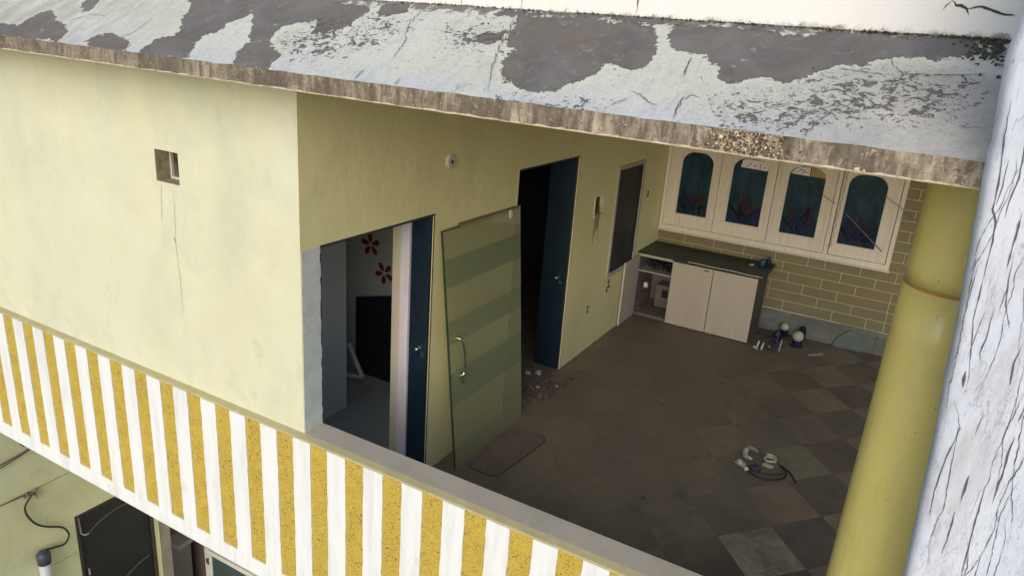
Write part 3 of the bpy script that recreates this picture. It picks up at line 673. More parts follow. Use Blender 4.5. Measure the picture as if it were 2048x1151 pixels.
# rubbish by doorway two
random.seed(3)
rb_ = thing('brick_rubble', 'reddish rubble and torn scraps heaped at the second doorway', 'rubble', (.1, 3.1, 0))
a_ = MB(); b_ = MB()
for k in range(150):
    y = random.gauss(3.12, .17); x = random.uniform(-.14, .20) + (y-2.9)*.10
    (a_ if random.random() < .7 else b_).chunk(x, y, .008, random.uniform(.006, .026), .6)
obj('red_chips', a_, mat('red_chip', (.105,.045,.04), .9, [((.16,.12,.10), 20, .5, .6, one, .7)]), rb_, kind='stuff'); obj('grey_chips', b_, mat('grey_chip', (.15,.135,.125), .9), rb_, kind='stuff')
for (x, y, r) in ((-.11, 3.44, .045), (-.20, 3.37, .035), (.03, 3.16, .022), (.17, 3.30, .018)):
    mb = MB()
    for k in range(5): mb.chunk(x+random.uniform(-.5,.5)*r, y+random.uniform(-.5,.5)*r, r*.5, r*.8, .7)
    obj('crumpled_paper', mb, mat('scrap_paper', (.36,.35,.34), .8), rb_)

# door mat
mtp = [(.232,1.575),(.25,1.55),(.36,1.535),(.475,1.545),(.502,1.575),(.53,1.80),(.556,2.10),(.565,2.27),(.54,2.315),(.42,2.335),(.27,2.325),(.225,2.30),(.205,2.15),(.215,1.85)]
t = NT('woven_mat'); p = t.pos(True, rot=(0,0,.15))
ck = t.n('ShaderNodeTexChecker'); ck.inputs['Scale'].default_value = 52; t.l(p, ck.inputs['Vector'])
c = t.mix(ck.outputs['Fac'], (.11,.065,.056), (.155,.12,.10)); c = t.mix(t.ramp(t.noise(p, 8, 5), .42, .68, 0, .6), c, (.165,.14,.115))
t.col(c); t.b.inputs['Roughness'].default_value = .95; t.bump(ck.outputs['Fac'], .5, .004); t.bump(t.noise(p, 120, 3), .5, .004)
dm = thing('door_mat', 'worn reddish brown woven door mat lying beside the leaning glass door', 'mat', (.38, 1.9, 0))
obj('weave', MB().prism(mtp, 2, .001, .010), t.m, dm)
pp = [(x, y, .008) for x, y in mtp]; pp.append(pp[0]); obj('binding', MB().tube(pp, .0065, 6, False), mat('mat_binding', (.085,.06,.05), .9), dm)

# ------------------------------------------------------------------ leaning glass door
gd = thing('glass_door', 'frameless greenish glass door taken off and leaning on the shaded wall', 'door', (.15, 2.0, 0))
A = Vector((.165, 1.462, .004)); Bv = Vector((.165, 2.56, .004)); Ct = Vector((.022, 2.497, 1.962)); Dt = Vector((.022, 1.350, 1.962))
nrm = (Bv-A).cross(Dt-A).normalized()
if nrm.x < 0: nrm = -nrm
def gp(u, v, d=0): return (A.lerp(Bv, u)).lerp(Dt.lerp(Ct, u), v) + nrm*d
def slab_uv(poly, d0, d1):
    n = len(poly); vs = [gp(u, v, d0) for u, v in poly] + [gp(u, v, d1) for u, v in poly]
    return MB().add(vs, [tuple(range(n)), tuple(range(2*n-1, n-1, -1))] + [(i, i+n, (i+1) % n+n, (i+1) % n) for i in range(n)])
t = NT('green_tinted_glass')
mo = t.t.nodes['Material Output']; tr = t.n('ShaderNodeBsdfTransparent'); tr.inputs[0].default_value = (.97,.985,.955,1)
gls = t.n('ShaderNodeBsdfGlossy'); gls.inputs['Roughness'].default_value = .05; gls.inputs[0].default_value = (.8,.9,.85,1)
fz = t.n('ShaderNodeFresnel'); fz.inputs[0].default_value = 1.5
dfn = t.n('ShaderNodeBsdfDiffuse'); dfn.inputs[0].default_value = (.40,.395,.22,1)
m1 = t.n('ShaderNodeMixShader'); m1.inputs[0].default_value = .46; t.l(tr.outputs[0], m1.inputs[1]); t.l(dfn.outputs[0], m1.inputs[2])
m2 = t.n('ShaderNodeMixShader'); t.l(t.math('MULTIPLY', fz.outputs[0], t.math('SUBTRACT', 1., t.n('ShaderNodeNewGeometry').outputs['Backfacing'])), m2.inputs[0]); t.l(m1.outputs[0], m2.inputs[1]); t.l(gls.outputs[0], m2.inputs[2]); t.l(m2.outputs[0], mo.inputs[0])
m_gls = t.m
t = NT('frosted_film'); mo = t.t.nodes['Material Output']; tr = t.n('ShaderNodeBsdfTransparent'); tr.inputs[0].default_value = (.965,.98,.95,1)
dfn = t.n('ShaderNodeBsdfDiffuse'); dfn.inputs[0].default_value = (.29,.32,.19,1); m1 = t.n('ShaderNodeMixShader'); m1.inputs[0].default_value = .42
t.l(tr.outputs[0], m1.inputs[1]); t.l(dfn.outputs[0], m1.inputs[2]); t.l(m1.outputs[0], mo.inputs[0]); m_film = t.m
obj('glass_pane', slab_uv([(0,0),(1,0),(1,1),(0,1)], -.005, .005), m_gls, gd)
for v0, v1 in ((.775,.885),(.545,.64),(.28,.425)):
    obj('frosted_band', slab_uv([(.006,v0),(.995,v0),(.995,v1),(.006,v1)], .0062, .0068), m_film, gd)
obj('edge_strip', slab_uv([(-.004,0),(.0035,0),(.0035,1),(-.004,1)], -.006, .007), mat('green_glass_edge', (.03,.05,.035), .3), gd)
obj('edge_strip', slab_uv([(.004,.9965),(.2,.9965),(.2,1.001),(.004,1.001)], -.006, .007), mat('green_glass_edge', (.03,.05,.035), .3), gd)
m_rail = mat('brown_stain_strip', (.20,.13,.08), .8, [((.12,.08,.05), 8, .45, .65, one, .7)])
o = obj('top_channel', slab_uv([(.20,.985),(1.02,.985),(1.02,1.006),(.20,1.010)], -.012, -.0055), m_rail, gd)
obj('side_channel', slab_uv([(.965,.54),(.99,.54),(.99,.67),(.965,.67)], -.012, -.0055), m_rail, gd); obj('side_channel', slab_uv([(.93,.33),(.99,.33),(.99,.44),(.93,.44)], -.012, -.0055), m_rail, gd)
obj('hinge_clip', slab_uv([(.835,.965),(.870,.965),(.870,1.0),(.835,1.0)], .0055, .016), mat('clip_white', (.62,.60,.52), .4), gd, bev=.002)
hb = [gp(.085, .565, .006), gp(.085, .565, .035), gp(.09, .56, .05), gp(.105, .545, .056), gp(.115, .50, .06), gp(.118, .46, .058), gp(.115, .42, .05), gp(.105, .405, .045), gp(.10, .40, .006)]
obj('pull_handle', MB().tube(smooth_path(hb, 4), .009, 10), m_chrome, gd, smooth=True)
obj('lock_cylinder', MB().tube([gp(.10,.40,.002), gp(.10,.40,.035)], .017, 12), m_chrome, gd); obj('lock_cylinder', MB().tube([gp(.085,.565,.002), gp(.085,.565,.025)], .016, 12), m_chrome, gd)
obj('key', MB().tube([gp(.112,.385,.02), gp(.125,.365,.03)], .008, 8), m_chrome, gd)

# ------------------------------------------------------------------ parapet with stripes
pp_ = thing('striped_parapet', 'balcony parapet striped with white bars and yellow pebbledash panels', 'parapet', (0, 0, .9))
XR = XB
core = MB().box(.001, XR, .0, .155, -.02, .944).box(-6, XR, -.030, -.0215, -.262, .938)
obj('core', core, m_slab, pp_)
obj('coping', MB().box(.001, XR, .001, .156, .945, .952), m_cop, pp_, bev=.0)
lip = MB().prism([(-.0475,.930),(-.0475,.936),(-.043,.941),(-.0005,.9515),(-.0005,.930)], 0, -6, XR)
lip.v = [(x, y + (.0016*math.sin(x*31)+.001*math.sin(x*77) if y < -.04 else 0), z) for x, y, z in lip.v]
obj('ledge', lip, m_lip, pp_)
obj('bottom_beam', MB().box(-6, XR, -.047, -.0302, -.268, -.146), m_wht, pp_, bev=.003)
obj('soffit_edge', MB().box(-6, XR, -.047, -.0202, -.2725, -.2682), m_wht, pp_)
PER = .27625; X0 = -3.2255 - 9*PER
random.seed(17)
def wobble_bar(x0, x1, y0, y1, z0, z1, amp):
    n = 24; mb = MB(); vs = []
    for k in range(n+1):
        z = z0+(z1-z0)*k/n; a = random.uniform(-amp, amp); b = random.uniform(-amp, amp)
        for x, y in ((x0+a, y0), (x1+b, y0), (x1+b, y1), (x0+a, y1)): vs.append((x, y, z))
    fs = [(4*k+q, 4*k+(q+1) % 4, 4*k+4+(q+1) % 4, 4*k+4+q) for k in range(n) for q in range(4)] + [(3,2,1,0), (4*n, 4*n+1, 4*n+2, 4*n+3)]
    return mb.add(vs, fs)
k = 0
while True:
    xa = X0 + k*PER; k += 1
    if xa > 3.9: break
    obj('yellow_panel', MB().box(xa-.012, xa+.147, -.0385, -.0302, -.1455, .929), m_yel, pp_)
    obj('white_bar', wobble_bar(xa+.1355, xa+PER-.0005, -.0465, -.0388, -.1458, .9295, .0024), m_wht, pp_)

# ------------------------------------------------------------------ column
cl = thing('round_column', 'round glossy olive yellow column at the right end of the balcony', 'column', (3.082, .115, 0))
t = NT('glossy_column_paint'); p = t.pos()
c = t.mix(t.ramp(t.noise(p, 2.4, 4), .4, .7), (.68,.58,.18), (.60,.51,.165)); c = t.mix(t.ramp(t.noise(t.pos(True,(1,1,.3)), 12, 4), .55, .75, 0, .5), c, (.66,.60,.26)); c = t.mix(t.ramp(t.noise(t.pos(True,(1,1,.12),(3,3,3)), 16, 6, .7), .55, .72, 0, .4), c, (.42,.35,.12)); c = t.mix(t.ramp(t.noise(p, 42, 4, .7), .68, .71, 0, .7), c, (.28,.22,.09))
t.col(c); t.b.inputs['Coat Weight'].default_value = .5; t.b.inputs['Coat Roughness'].default_value = .2; t.l(t.ramp(t.noise(t.pos(True,(1,1,.25)), 7, 5, .7), .35, .7, .30, .62), t.b.inputs['Roughness']); t.bump(t.noise(p, 9, 4), .22, .012); t.bump(t.noise(p, 60, 3), .06, .003); m_colm = t.m
def colseg(z0, z1, r0, r1):
    return MB().lathe([(r0+(r1-r0)*k/8, z0+(z1-z0)*k/8) for k in range(9)], 3.082, .115, 64)
obj('shaft', colseg(.9525, 2.562, .163, .158), m_colm, cl, smooth=True)
for o in (obj('joint_ring', colseg(2.5625, 2.577, .1515, .1515), mat('rust_joint', (.36,.20,.06), .7), cl, smooth=True), obj('shaft', colseg(2.5775, 2.991, .157, .155), m_colm, cl, smooth=True)): pass

# ------------------------------------------------------------------ canopy
PEEL = [[[-0.765,0.807],[-0.683,0.644],[-0.601,0.465],[-0.517,0.342],[-0.529,0.263],[-0.614,0.192],[-0.629,0.099],[-0.63,0.01],[-0.457,-0.027],[-0.25,0.003],[-0.292,0.161],[-0.345,0.28],[-0.285,0.42],[-0.305,0.491],[-0.204,0.634],[-0.242,0.721],[-0.177,0.623],[-0.002,0.305],[-0.001,0.16],[0.059,0.007],[0.146,-0.023],[0.275,-0.002],[0.268,0.164],[0.121,0.305],[0.081,0.416],[0.085,0.568],[0.249,0.644],[0.297,0.51],[0.354,0.501],[0.459,0.621],[0.476,0.839],[0.402,0.9],[0.286,0.911],[-0.059,0.999],[-0.818,0.886]],[[-2.016,0.155],[-1.909,0.176],[-1.827,0.166],[-1.84,0.415],[-1.769,0.455],[-1.63,0.354],[-1.548,0.282],[-1.452,0.266],[-1.358,0.167],[-1.322,0.076],[-1.329,0.01],[-1.613,0.013],[-1.859,-0.006],[-2.206,0.018],[-2.323,0.132]],[[-1.116,0.057],[-1.084,0.168],[-0.969,0.192],[-0.807,0.149],[-0.744,0.087],[-0.738,-0.016],[-0.919,-0.036]],[[-1.562,0.554],[-1.596,0.677],[-1.506,0.691],[-1.425,0.55],[-1.442,0.467]],[[1.254,0.959],[1.268,0.916],[1.323,0.903],[1.426,0.944],[1.557,0.935],[1.716,0.912],[1.866,0.9],[1.892,0.864],[1.946,0.622],[1.944,0.491],[1.908,0.418],[1.872,0.427],[1.792,0.443],[1.77,0.318],[1.711,0.23],[1.672,0.148],[1.624,0.116],[1.544,0.137],[1.446,0.202],[1.404,0.256],[1.374,0.365],[1.366,0.504],[1.31,0.595],[1.279,0.783]],[[1.951,0.917],[1.987,0.944],[2.146,0.955],[2.278,0.933],[2.37,0.896],[2.44,0.911],[2.502,0.97],[2.569,0.984],[2.645,0.964],[2.738,0.957],[2.84,0.996],[2.917,0.987],[2.966,0.931],[2.98,0.868],[2.954,0.821],[2.883,0.78],[2.85,0.755],[2.818,0.772],[2.696,0.75],[2.661,0.683],[2.602,0.643],[2.56,0.624],[2.536,0.56],[2.488,0.514],[2.44,0.46],[2.379,0.484],[2.327,0.453],[2.269,0.412],[2.221,0.441],[2.19,0.537],[2.153,0.598],[2.112,0.643],[2.023,0.659],[1.975,0.724],[1.956,0.837]],[[1.163,0.605],[1.173,0.673],[1.236,0.664],[1.254,0.734],[1.276,0.694],[1.264,0.585],[1.238,0.516],[1.189,0.536]],[[0.513,0.778],[0.515,0.93],[0.64,0.951],[0.681,0.858],[0.603,0.782],[0.54,0.808]],[[1.138,0.939],[1.234,0.967],[1.24,0.899],[1.186,0.878]],[[1.306,0.955],[1.612,1.018],[1.938,1.046],[1.924,0.952],[1.869,0.917],[1.707,0.948],[1.473,0.949]],[[2.07,1.001],[2.501,1.064],[2.83,1.11],[3.037,1.047],[2.993,0.97],[2.941,1.009],[2.838,1.022],[2.565,1.02],[2.33,0.992]]]
SPECK = [[[2.266,0.13],[2.281,0.26],[2.49,0.354],[2.546,0.53],[2.748,0.6],[2.991,0.606],[3.0,0.476],[2.88,0.242],[2.718,0.202],[2.624,0.157],[2.489,0.026],[2.315,0.025]],[[0.435,0.59],[0.57,0.788],[0.766,0.752],[0.736,0.444],[0.625,0.285],[0.562,0.292]],[[0.95,0.717],[1.239,0.775],[1.324,0.556],[1.103,0.421]],[[1.873,0.071],[1.431,0.006],[1.499,-0.079],[1.89,0.011]],[[0.134,0.381],[0.269,0.607],[0.448,0.593],[0.614,0.304],[0.541,0.22],[0.339,0.17]]]
CRACKS = [[[0.753,0.97],[0.776,0.683],[0.813,0.54],[0.84,0.49],[0.858,0.341],[0.876,0.218]],[[1.244,0.911],[1.297,0.634],[1.3,0.53],[1.331,0.374],[1.355,0.282],[1.42,0.038]],[[1.948,0.211],[2.002,0.177],[2.04,0.123],[2.074,0.109]],[[1.952,0.145],[1.914,0.067]],[[2.084,0.581],[2.103,0.392]],[[1.813,0.069],[1.82,-0.012]],[[0.785,0.132],[0.78,-0.033]],[[0.993,0.077],[1.003,-0.018]],[[2.145,0.219],[2.138,0.153],[2.148,-0.0]],[[2.142,0.075],[2.141,0.186],[2.173,0.236],[2.203,0.205]],[[2.089,0.582],[2.098,0.408]],[[2.605,0.335],[2.631,0.29],[2.676,0.26],[2.713,0.243]],[[2.628,0.275],[2.608,0.195],[2.579,0.113],[2.561,-0.005]],[[2.722,0.756],[2.747,0.664],[2.784,0.602],[2.848,0.612],[3.007,0.648]],[[2.585,0.605],[2.646,0.589],[2.745,0.584]],[[2.959,0.214],[3.037,0.227]],[[2.784,0.602],[2.752,0.523],[2.764,0.405]],[[-1.893,0.03],[-1.893,0.276],[-1.833,0.607]],[[-1.476,0.294],[-1.365,0.435],[-1.206,0.434]],[[-0.93,0.122],[-0.834,0.225],[-0.838,0.503]]]
UCR = [[(2.86, 3.523), (2.89, 3.503), (2.911, 3.496), (2.921, 3.477)], [(2.911, 3.498), (2.949, 3.505), (3.011, 3.487), (3.05, 3.484)], [(2.861, 3.518), (2.842, 3.49)]]

def can(x, v): return Vector((x, -.45+.55*v, 3.072+.338*v-.0075*(x-3.04)))
cn = thing('sloping_canopy', 'sloping concrete canopy with white paint peeling off in large grey patches', 'canopy', (0, -.2, 3.2))
XE = 3.075
def pdist(px, py, poly):
    """signed distance (metres) to a polygon given in (x, v)"""
    best = 1e9; ins = False; n = len(poly)
    for i in range(n):
        ax, ay = poly[i-1]; bx, by = poly[i]
        if (ay > py) != (by > py) and px < (bx-ax)*(py-ay)/(by-ay)+ax: ins = not ins
        sx_ = 1.; sy_ = .6455
        ux, uy = (bx-ax)*sx_, (by-ay)*sy_; wx, wy = (px-ax)*sx_, (py-ay)*sy_
        L = ux*ux+uy*uy; q = max(0, min(1, (wx*ux+wy*uy)/L)) if L else 0
        d = math.hypot(wx-ux*q, wy-uy*q); best = min(best, d)
    return best if ins else -best
BB = [(min(p[0] for p in P)-.12, max(p[0] for p in P)+.12, min(p[1] for p in P)-.2, max(p[1] for p in P)+.2, P) for P in PEEL]
BS = [(min(p[0] for p in P)-.15, max(p[0] for p in P)+.15, min(p[1] for p in P)-.3, max(p[1] for p in P)+.3, P) for P in SPECK]
xs = [-6+.25*k for k in range(15)]; x = -2.3
while x < XE: xs.append(x); x += .0125
xs.append(XE); NV = 42
vs = []; pe = []; spk = []
for x in xs:
    for j in range(NV+1):
        v = j/NV; q = can(x, v); h_ = noise.noise((x*4, v*2.2, 1))*.006 + noise.noise((x*16, v*9, 4))*.0025
        if j == 0: h_ = noise.noise((x*9, 0, 0))*.004
        vs.append((q.x, q.y-.3*h_*(j > 0), q.z+h_))
        d = -1.
        for b in BB:
            if b[0] < x < b[1] and b[2] < v < b[3]: d = max(d, pdist(x, v, b[4]))
        pe.append(max(-.2, min(.2, d)))
        d = -1.
        for b in BS:
            if b[0] < x < b[1] and b[2] < v < b[3]: d = max(d, pdist(x, v, b[4]))
        spk.append(max(-.2, min(.2, d)))
W_ = NV+1
fs = [(i*W_+j, (i+1)*W_+j, (i+1)*W_+j+1, i*W_+j+1) for i in range(len(xs)-1) for j in range(NV)]
t = NT('peeling_roof_paint'); p = t.pos()
at = t.n('ShaderNodeAttribute', attribute_name='peel'); sa = t.n('ShaderNodeAttribute', attribute_name='speck'); va = t.n('ShaderNodeAttribute', attribute_name='across')
nz = t.noise(p, 11, 8, .72, .3); nf = t.noise(p, 55, 5, .7)
e = t.math('ADD', at.outputs['Fac'], t.math('MULTIPLY', t.math('SUBTRACT', nz, .5), .15)); e = t.math('ADD', e, t.math('MULTIPLY', t.math('SUBTRACT', nf, .5), .05))
peel = t.ramp(e, -.0015, .0015)
# small chips everywhere, many inside the speckled zones
ch = t.noise(t.pos(True, (1, 1.4, 1)), 24, 7, .75, .5)
ch2 = t.math('ADD', ch, t.ramp(sa.outputs['Fac'], -.10, .06, 0, .135)); chips = t.ramp(ch2, .665, .682)
ch3 = t.ramp(t.math('ADD', t.noise(t.pos(True, (1, 1.4, 1), (4, 4, 0)), 75, 4, .7), t.ramp(sa.outputs['Fac'], -.12, .03, 0, .10)), .70, .715, 0, .85)
# shallow grime near the upper joint
gr = t.ramp(t.math('ADD', t.noise(p, 16, 7, .75, .6), t.ramp(va.outputs['Fac'], .82, 1.0, -.04, .27)), .60, .67, 0, .92)
old = t.mix(t.ramp(t.noise(p, 3.2, 9, .72, .8), .38, .64), (.095,.09,.092), (.155,.15,.152))
old = t.mix(t.ramp(t.noise(t.pos(True, (1, .35, 1), rot=(0,0,.3)), 4, 6, .65, .8), .48, .64, 0, .8), old, (.135,.115,.095))
old = t.mix(t.ramp(t.noise(t.pos(True, (1,1,1), (9,2,0)), 9, 7, .75), .62, .69, 0, .8), old, (.36,.36,.38)); old = t.mix(t.ramp(t.noise(t.pos(True,(1,1,1),(1,8,0)), 22, 6, .75), .56, .66, 0, .35), old, (.26,.255,.26))
new = t.mix(t.ramp(t.noise(p, 1.7, 5, .6), .42, .66), (.50,.53,.47), (.53,.55,.535))
new = t.mix(t.math('MULTIPLY', t.ramp(va.outputs['Fac'], .28, .02), t.ramp(t.noise(p, 5, 5), .30, .58)), new, (.46,.49,.55))
sx = t.n('ShaderNodeSeparateXYZ'); t.l(p, sx.inputs[0])
new = t.mix(t.math('MULTIPLY', t.ramp(sx.outputs[0], 2.1, 2.9, 0, .9), t.ramp(va.outputs['Fac'], .75, .6)), new, (.33,.325,.32))
new = t.mix(t.math('MULTIPLY', t.ramp(sx.outputs[0], -.4, -1.4, 0, .5), t.ramp(t.noise(t.pos(True, (2,.6,1), rot=(0,0,.6)), 5, 6, .7, .5), .40, .60)), new, (.22,.215,.20))
new = t.mix(t.ramp(t.noise(t.pos(True, (.4, 3, 1)), 8, 5, .7, .4), .56, .74, 0, .35), new, (.36,.35,.32))
new = t.mix(t.ramp(t.noise(t.pos(True, (2.2,.7,1), (3,1,0), rot=(0,0,.35)), 13, 8, .75, .6), .50, .68, 0, .5), new, (.30,.295,.29))
new = t.mix(t.ramp(t.noise(p, 70, 5, .75), .50, .68, 0, .40), new, (.30,.30,.29))
new = t.mix(t.ramp(t.noise(t.pos(True, (1,1,1), (5,9,0)), 2.4, 6, .7, .8), .50, .66, 0, .45), new, (.56,.56,.48))
# cream rim just outside the peeled edge
rim = t.math('MULTIPLY', t.ramp(e, -.03, -.006), t.ramp(e, 0., -.002)); new = t.mix(t.math('MULTIPLY', rim, .5), new, (.56,.58,.49))
c = t.mix(chips, new, (.125,.12,.125)); c = t.mix(ch3, c, (.115,.11,.115)); c = t.mix(gr, c, (.13,.12,.11)); c = t.mix(peel, c, old); c = t.mix(t.ramp(t.noise(p, 120, 5, .75), .48, .70, 0, .3), c, (.09,.085,.085))
c = t.mix(t.math('MULTIPLY', t.ramp(t.math('ADD', t.math('MULTIPLY', t.math('ABSOLUTE', e), -1), t.math('MULTIPLY', nf, .003)), -.0035, -.0005), .55), c, (.12,.11,.11))
t.col(c); t.b.inputs['Roughness'].default_value = .85
hgt = t.math('MULTIPLY', t.math('ADD', t.math('ADD', peel, chips), ch3), -1)
t.bump(hgt, 1.0, .008); t.bump(nf, .25, .005); t.bump(t.noise(p, 5, 6), .3, .02); m_can = t.m
top = obj('painted_slope', MB().add(vs, fs), m_can, cn, smooth=True)
me = top.data
for nm, arr in (('peel', pe), ('speck', spk), ('across', [j/NV for _ in xs for j in range(NV+1)])):
    a = me.attributes.new(nm, 'FLOAT', 'POINT'); a.data.foreach_set('value', arr)
# fascia
t = NT('weathered_concrete_edge'); p = t.pos()
st1 = t.noise(t.pos(True, (1, 1, .22)), 34, 6, .7, .4); st2 = t.noise(t.pos(True, (1, 1, .45)), 7, 6, .65, .4)
c = t.mix(t.ramp(st1, .38, .62), (.15,.12,.09), (.46,.395,.30)); c = t.mix(t.ramp(st2, .42, .60, 0, .85), c, (.12,.098,.072))
c = t.mix(t.ramp(t.noise(p, 90, 4, .7), .56, .66, 0, .7), c, (.08,.06,.05)); c = t.mix(t.ramp(t.noise(p, 48, 4, .7), .60, .68, 0, .6), c, (.62,.54,.42))
sx = t.n('ShaderNodeSeparateXYZ'); t.l(p, sx.inputs[0])
c = t.mix(t.math('MULTIPLY', t.ramp(sx.outputs[0], .8, -2., 0, .55), t.ramp(st1, .35, .6)), c, (.12,.10,.085))
t.col(c); t.b.inputs['Roughness'].default_value = .95; t.bump(st1, .8, .012); t.bump(t.noise(p, 100, 4, .7), .7, .006); m_fas = t.m
vs = []; NF = 7; xs2 = [-6+.25*k for k in range(15)]; x = -2.3
while x < XE: xs2.append(x); x += .008
xs2.append(XE)
for x in xs2:
    dz = -.0075*(x-3.04)
    for j in range(NF+1):
        f = j/NF; z = 3.000+.0712*f+dz
        a = noise.noise((x*22, z*22, 3))*.006+noise.noise((x*70, z*60, 7))*.003
        if j == NF: zz = can(x, 0).z + noise.noise((x*9, 0, 0))*.004 + .0005
        else: zz = z + (noise.noise((x*14, 5, 0))*.003 if j == 0 else 0)
        vs.append((x, -.449+a*(1 if j < NF else .2), zz))
W2 = NF+1
fs = [(i*W2+j, (i+1)*W2+j, (i+1)*W2+j+1, i*W2+j+1) for i in range(len(xs2)-1) for j in range(NF)]
n0 = len(vs)
obj('fascia', MB().add(vs, fs), m_fas, cn)
body_ = MB(); body_.prism([(-.442,2.999),(-.442,3.055),(.099,3.385),(.099,2.999)], 0, -6, XE-.005)
body_.v = [(x, y, z-.0075*(x-3.04)) for x, y, z in body_.v]
obj('soffit', body_, m_ceil, cn)
dp = MB(); P = [(x, -.446+noise.noise((x*8,0,3))*.002, 2.9985-.0075*(x-3.04)+noise.noise((x*14,5,0))*.002) for x in [-6+.05*k for k in range(182)]]
obj('drip_edge', dp.tube(P, .0042, 5), mat('pale_drip_line', (.62,.55,.40), .85, [((.35,.28,.18), 20, .5, .62, one, .8)]), cn)
# exposed aggregate in the fascia
random.seed(77); ga = MB(); gb = MB(); gc = MB()
for k in range(420):
    x = 2.395+random.gauss(0,.062); f = random.random(); z = 3.002+.068*f-.0075*(x-3.04)
    (ga if random.random() < .62 else gb if random.random() < .8 else gc).chunk(x, -.452, z, random.uniform(.0022, .0062), 1)
obj('dark_pebbles', ga, mat('pebble_dark', (.10,.07,.06), .8), cn, kind='stuff'); obj('buff_pebbles', gb, mat('pebble_buff', (.50,.38,.24), .8), cn, kind='stuff'); obj('white_pebbles', gc, mat('pebble_white', (.70,.66,.56), .8), cn, kind='stuff')
for (x, z, r) in ((2.318,3.050,.011),(2.306,3.028,.006),(2.362,3.036,.006),(2.43,3.048,.007),(2.475,3.034,.006),(2.50,3.022,.006),(2.73,3.004,.009),(2.75,3.004,.006),(1.99,3.05,.004)):
    obj('pebble', MB().chunk(x, -.455, z, r, 1), mat('pebble_cream', (.66,.55,.36), .7), cn, smooth=False)
random.seed(8)
m_crk2 = mat('crack_shadow', (.11,.105,.10), 1.)
for P in CRACKS:
    Q = [(a, b*.6455) for a, b in P]
    crack(cn, Q, .0042, m_crk2, 0, fn=lambda x, y: can(x, min(.985, max(.005, y/.6455))) + Vector((0, -.0035, .0062)), jit=.003, step=.012)

# ------------------------------------------------------------------ upper wall above the canopy
uw = thing('upper_wall', 'white upper storey wall rising above the canopy with mossy foot and a crack', 'wall', (0, .15, 4))
t = NT('chalky_white_wall'); p = t.pos(); sx = t.n('ShaderNodeSeparateXYZ'); t.l(p, sx.inputs[0])
c = t.mix(t.ramp(t.noise(t.pos(True, (1,1,.15)), 5, 5, .6), .45, .7, 0, .6), (.76,.765,.76), (.75,.72,.62))
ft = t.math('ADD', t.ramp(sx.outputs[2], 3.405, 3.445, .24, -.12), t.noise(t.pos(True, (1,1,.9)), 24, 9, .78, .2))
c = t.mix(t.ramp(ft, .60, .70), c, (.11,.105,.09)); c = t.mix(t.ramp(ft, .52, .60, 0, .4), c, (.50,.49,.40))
c = t.mix(t.ramp(t.noise(p, 30, 4, .7), .70, .73, 0, .7), c, (.35,.32,.28))
t.col(c); t.b.inputs['Roughness'].default_value = .85; t.bump(t.noise(p, 30, 5), .2, .005)
obj('plaster_face', MB().box(-6, 3.6, .1, .3, 3.121, 6.2), t.m, uw)
for P in UCR: crack(uw, P, .008, m_crk, 0, fn=lambda x, z: Vector((x, .0975, z)), jit=.002, step=.012)
for x in (.93, 1.24, 1.77): crack(uw, [(x, 3.418), (x+.004, 3.45), (x-.002, 3.6)], .006, m_crk2, 0, fn=lambda x, z: Vector((x, .0975, z)), jit=.001)
# moss tufts and grime along the joint
random.seed(31); mj = MB()
for k in range(600):
    x = random.uniform(-.3, 3.06); den = .35+.65*min(1, max(0, (x-.7)/1.2))
    if random.random() > den: continue
    mj.chunk(x, .094-abs(random.gauss(0,.010)), 3.410-.0075*(x-3.04)-random.random()*.006, random.uniform(.002,.006)*(1+.6*(x > 2.6)), .8)
for k in range(190):
    x = 3.045-abs(random.gauss(0, .05)); v = 1-abs(random.gauss(0, .11))
    if v < .6: continue
    q = can(x, min(v, .985)); mj.chunk(q.x, q.y, q.z+.004, random.uniform(.003, .009), .8)
o = obj('joint_moss', mj, mat('black_moss', (.060,.062,.045), .95), cn, kind='stuff')

# ------------------------------------------------------------------ whitewashed pier on the right
wp = thing('whitewashed_pier', 'cracked blue white whitewashed wall end filling the right edge', 'wall', (3.3, -.5, 2))
EZ = [(-3.6,3.40),(0,3.225),(1.0,3.172),(1.35,3.155),(1.72,3.131),(1.95,3.121),(2.2,3.107),(2.40,3.094),(2.46,3.086),(2.57,3.082),(2.8,3.064),(2.96,3.052),(3.05,3.044),(3.17,3.040),(3.26,3.030),(3.35,3.025),(3.46,3.030),(3.8,3.02),(6.2,2.99)]
def xe(z):
    for (a, b), (c_, d) in zip(EZ, EZ[1:]):
        if a <= z <= c_: return b+(d-b)*(z-a)/(c_-a)
    return 3.2
zs = [-3.6+.2*k for k in range(23)]; z = 1.0
while z < 3.9: zs.append(z); z += .012
zs += [3.9+.25*k for k in range(10)]
vs = []; prof_n = 0
def pier_front(x_in, z):      # x_in = distance from the edge
    r = .03; y = -.60
    a = noise.noise((x_in*9, z*2.2, 0))*.006+noise.noise((x_in*30, z*6, 5))*.0025
    return y-a
cols = [0, .004, .012, .022, .035]+[.05+.0125*k for k in range(36)]+[.6]
for z in zs:
    e0 = xe(z)+noise.noise((3, z*7, 1))*.004+noise.noise((3, z*26, 1))*.0022
    row = [(e0+.012, -.44), (e0+.001, -.47), (e0, -.56)]
    for q in cols[1:]:
        rr = max(0, .022-q)/.022; row.append((e0+q, pier_front(q, z)+.022*rr*rr))
    prof_n = len(row)
    for x, y in row: vs.append((x, y, z))
fs = [(i*prof_n+j, i*prof_n+j+1, (i+1)*prof_n+j+1, (i+1)*prof_n+j) for i in range(len(zs)-1) for j in range(prof_n-1)]
t = NT('cracked_whitewash'); p0 = t.pos(True, (1, 1, .085), rot=(0, 0, 0)); p = t.pos()
c = t.mix(t.ramp(t.noise(t.pos(True, (1,1,.3)), 6, 5, .6), .42, .66), (.545,.595,.69), (.62,.665,.75))
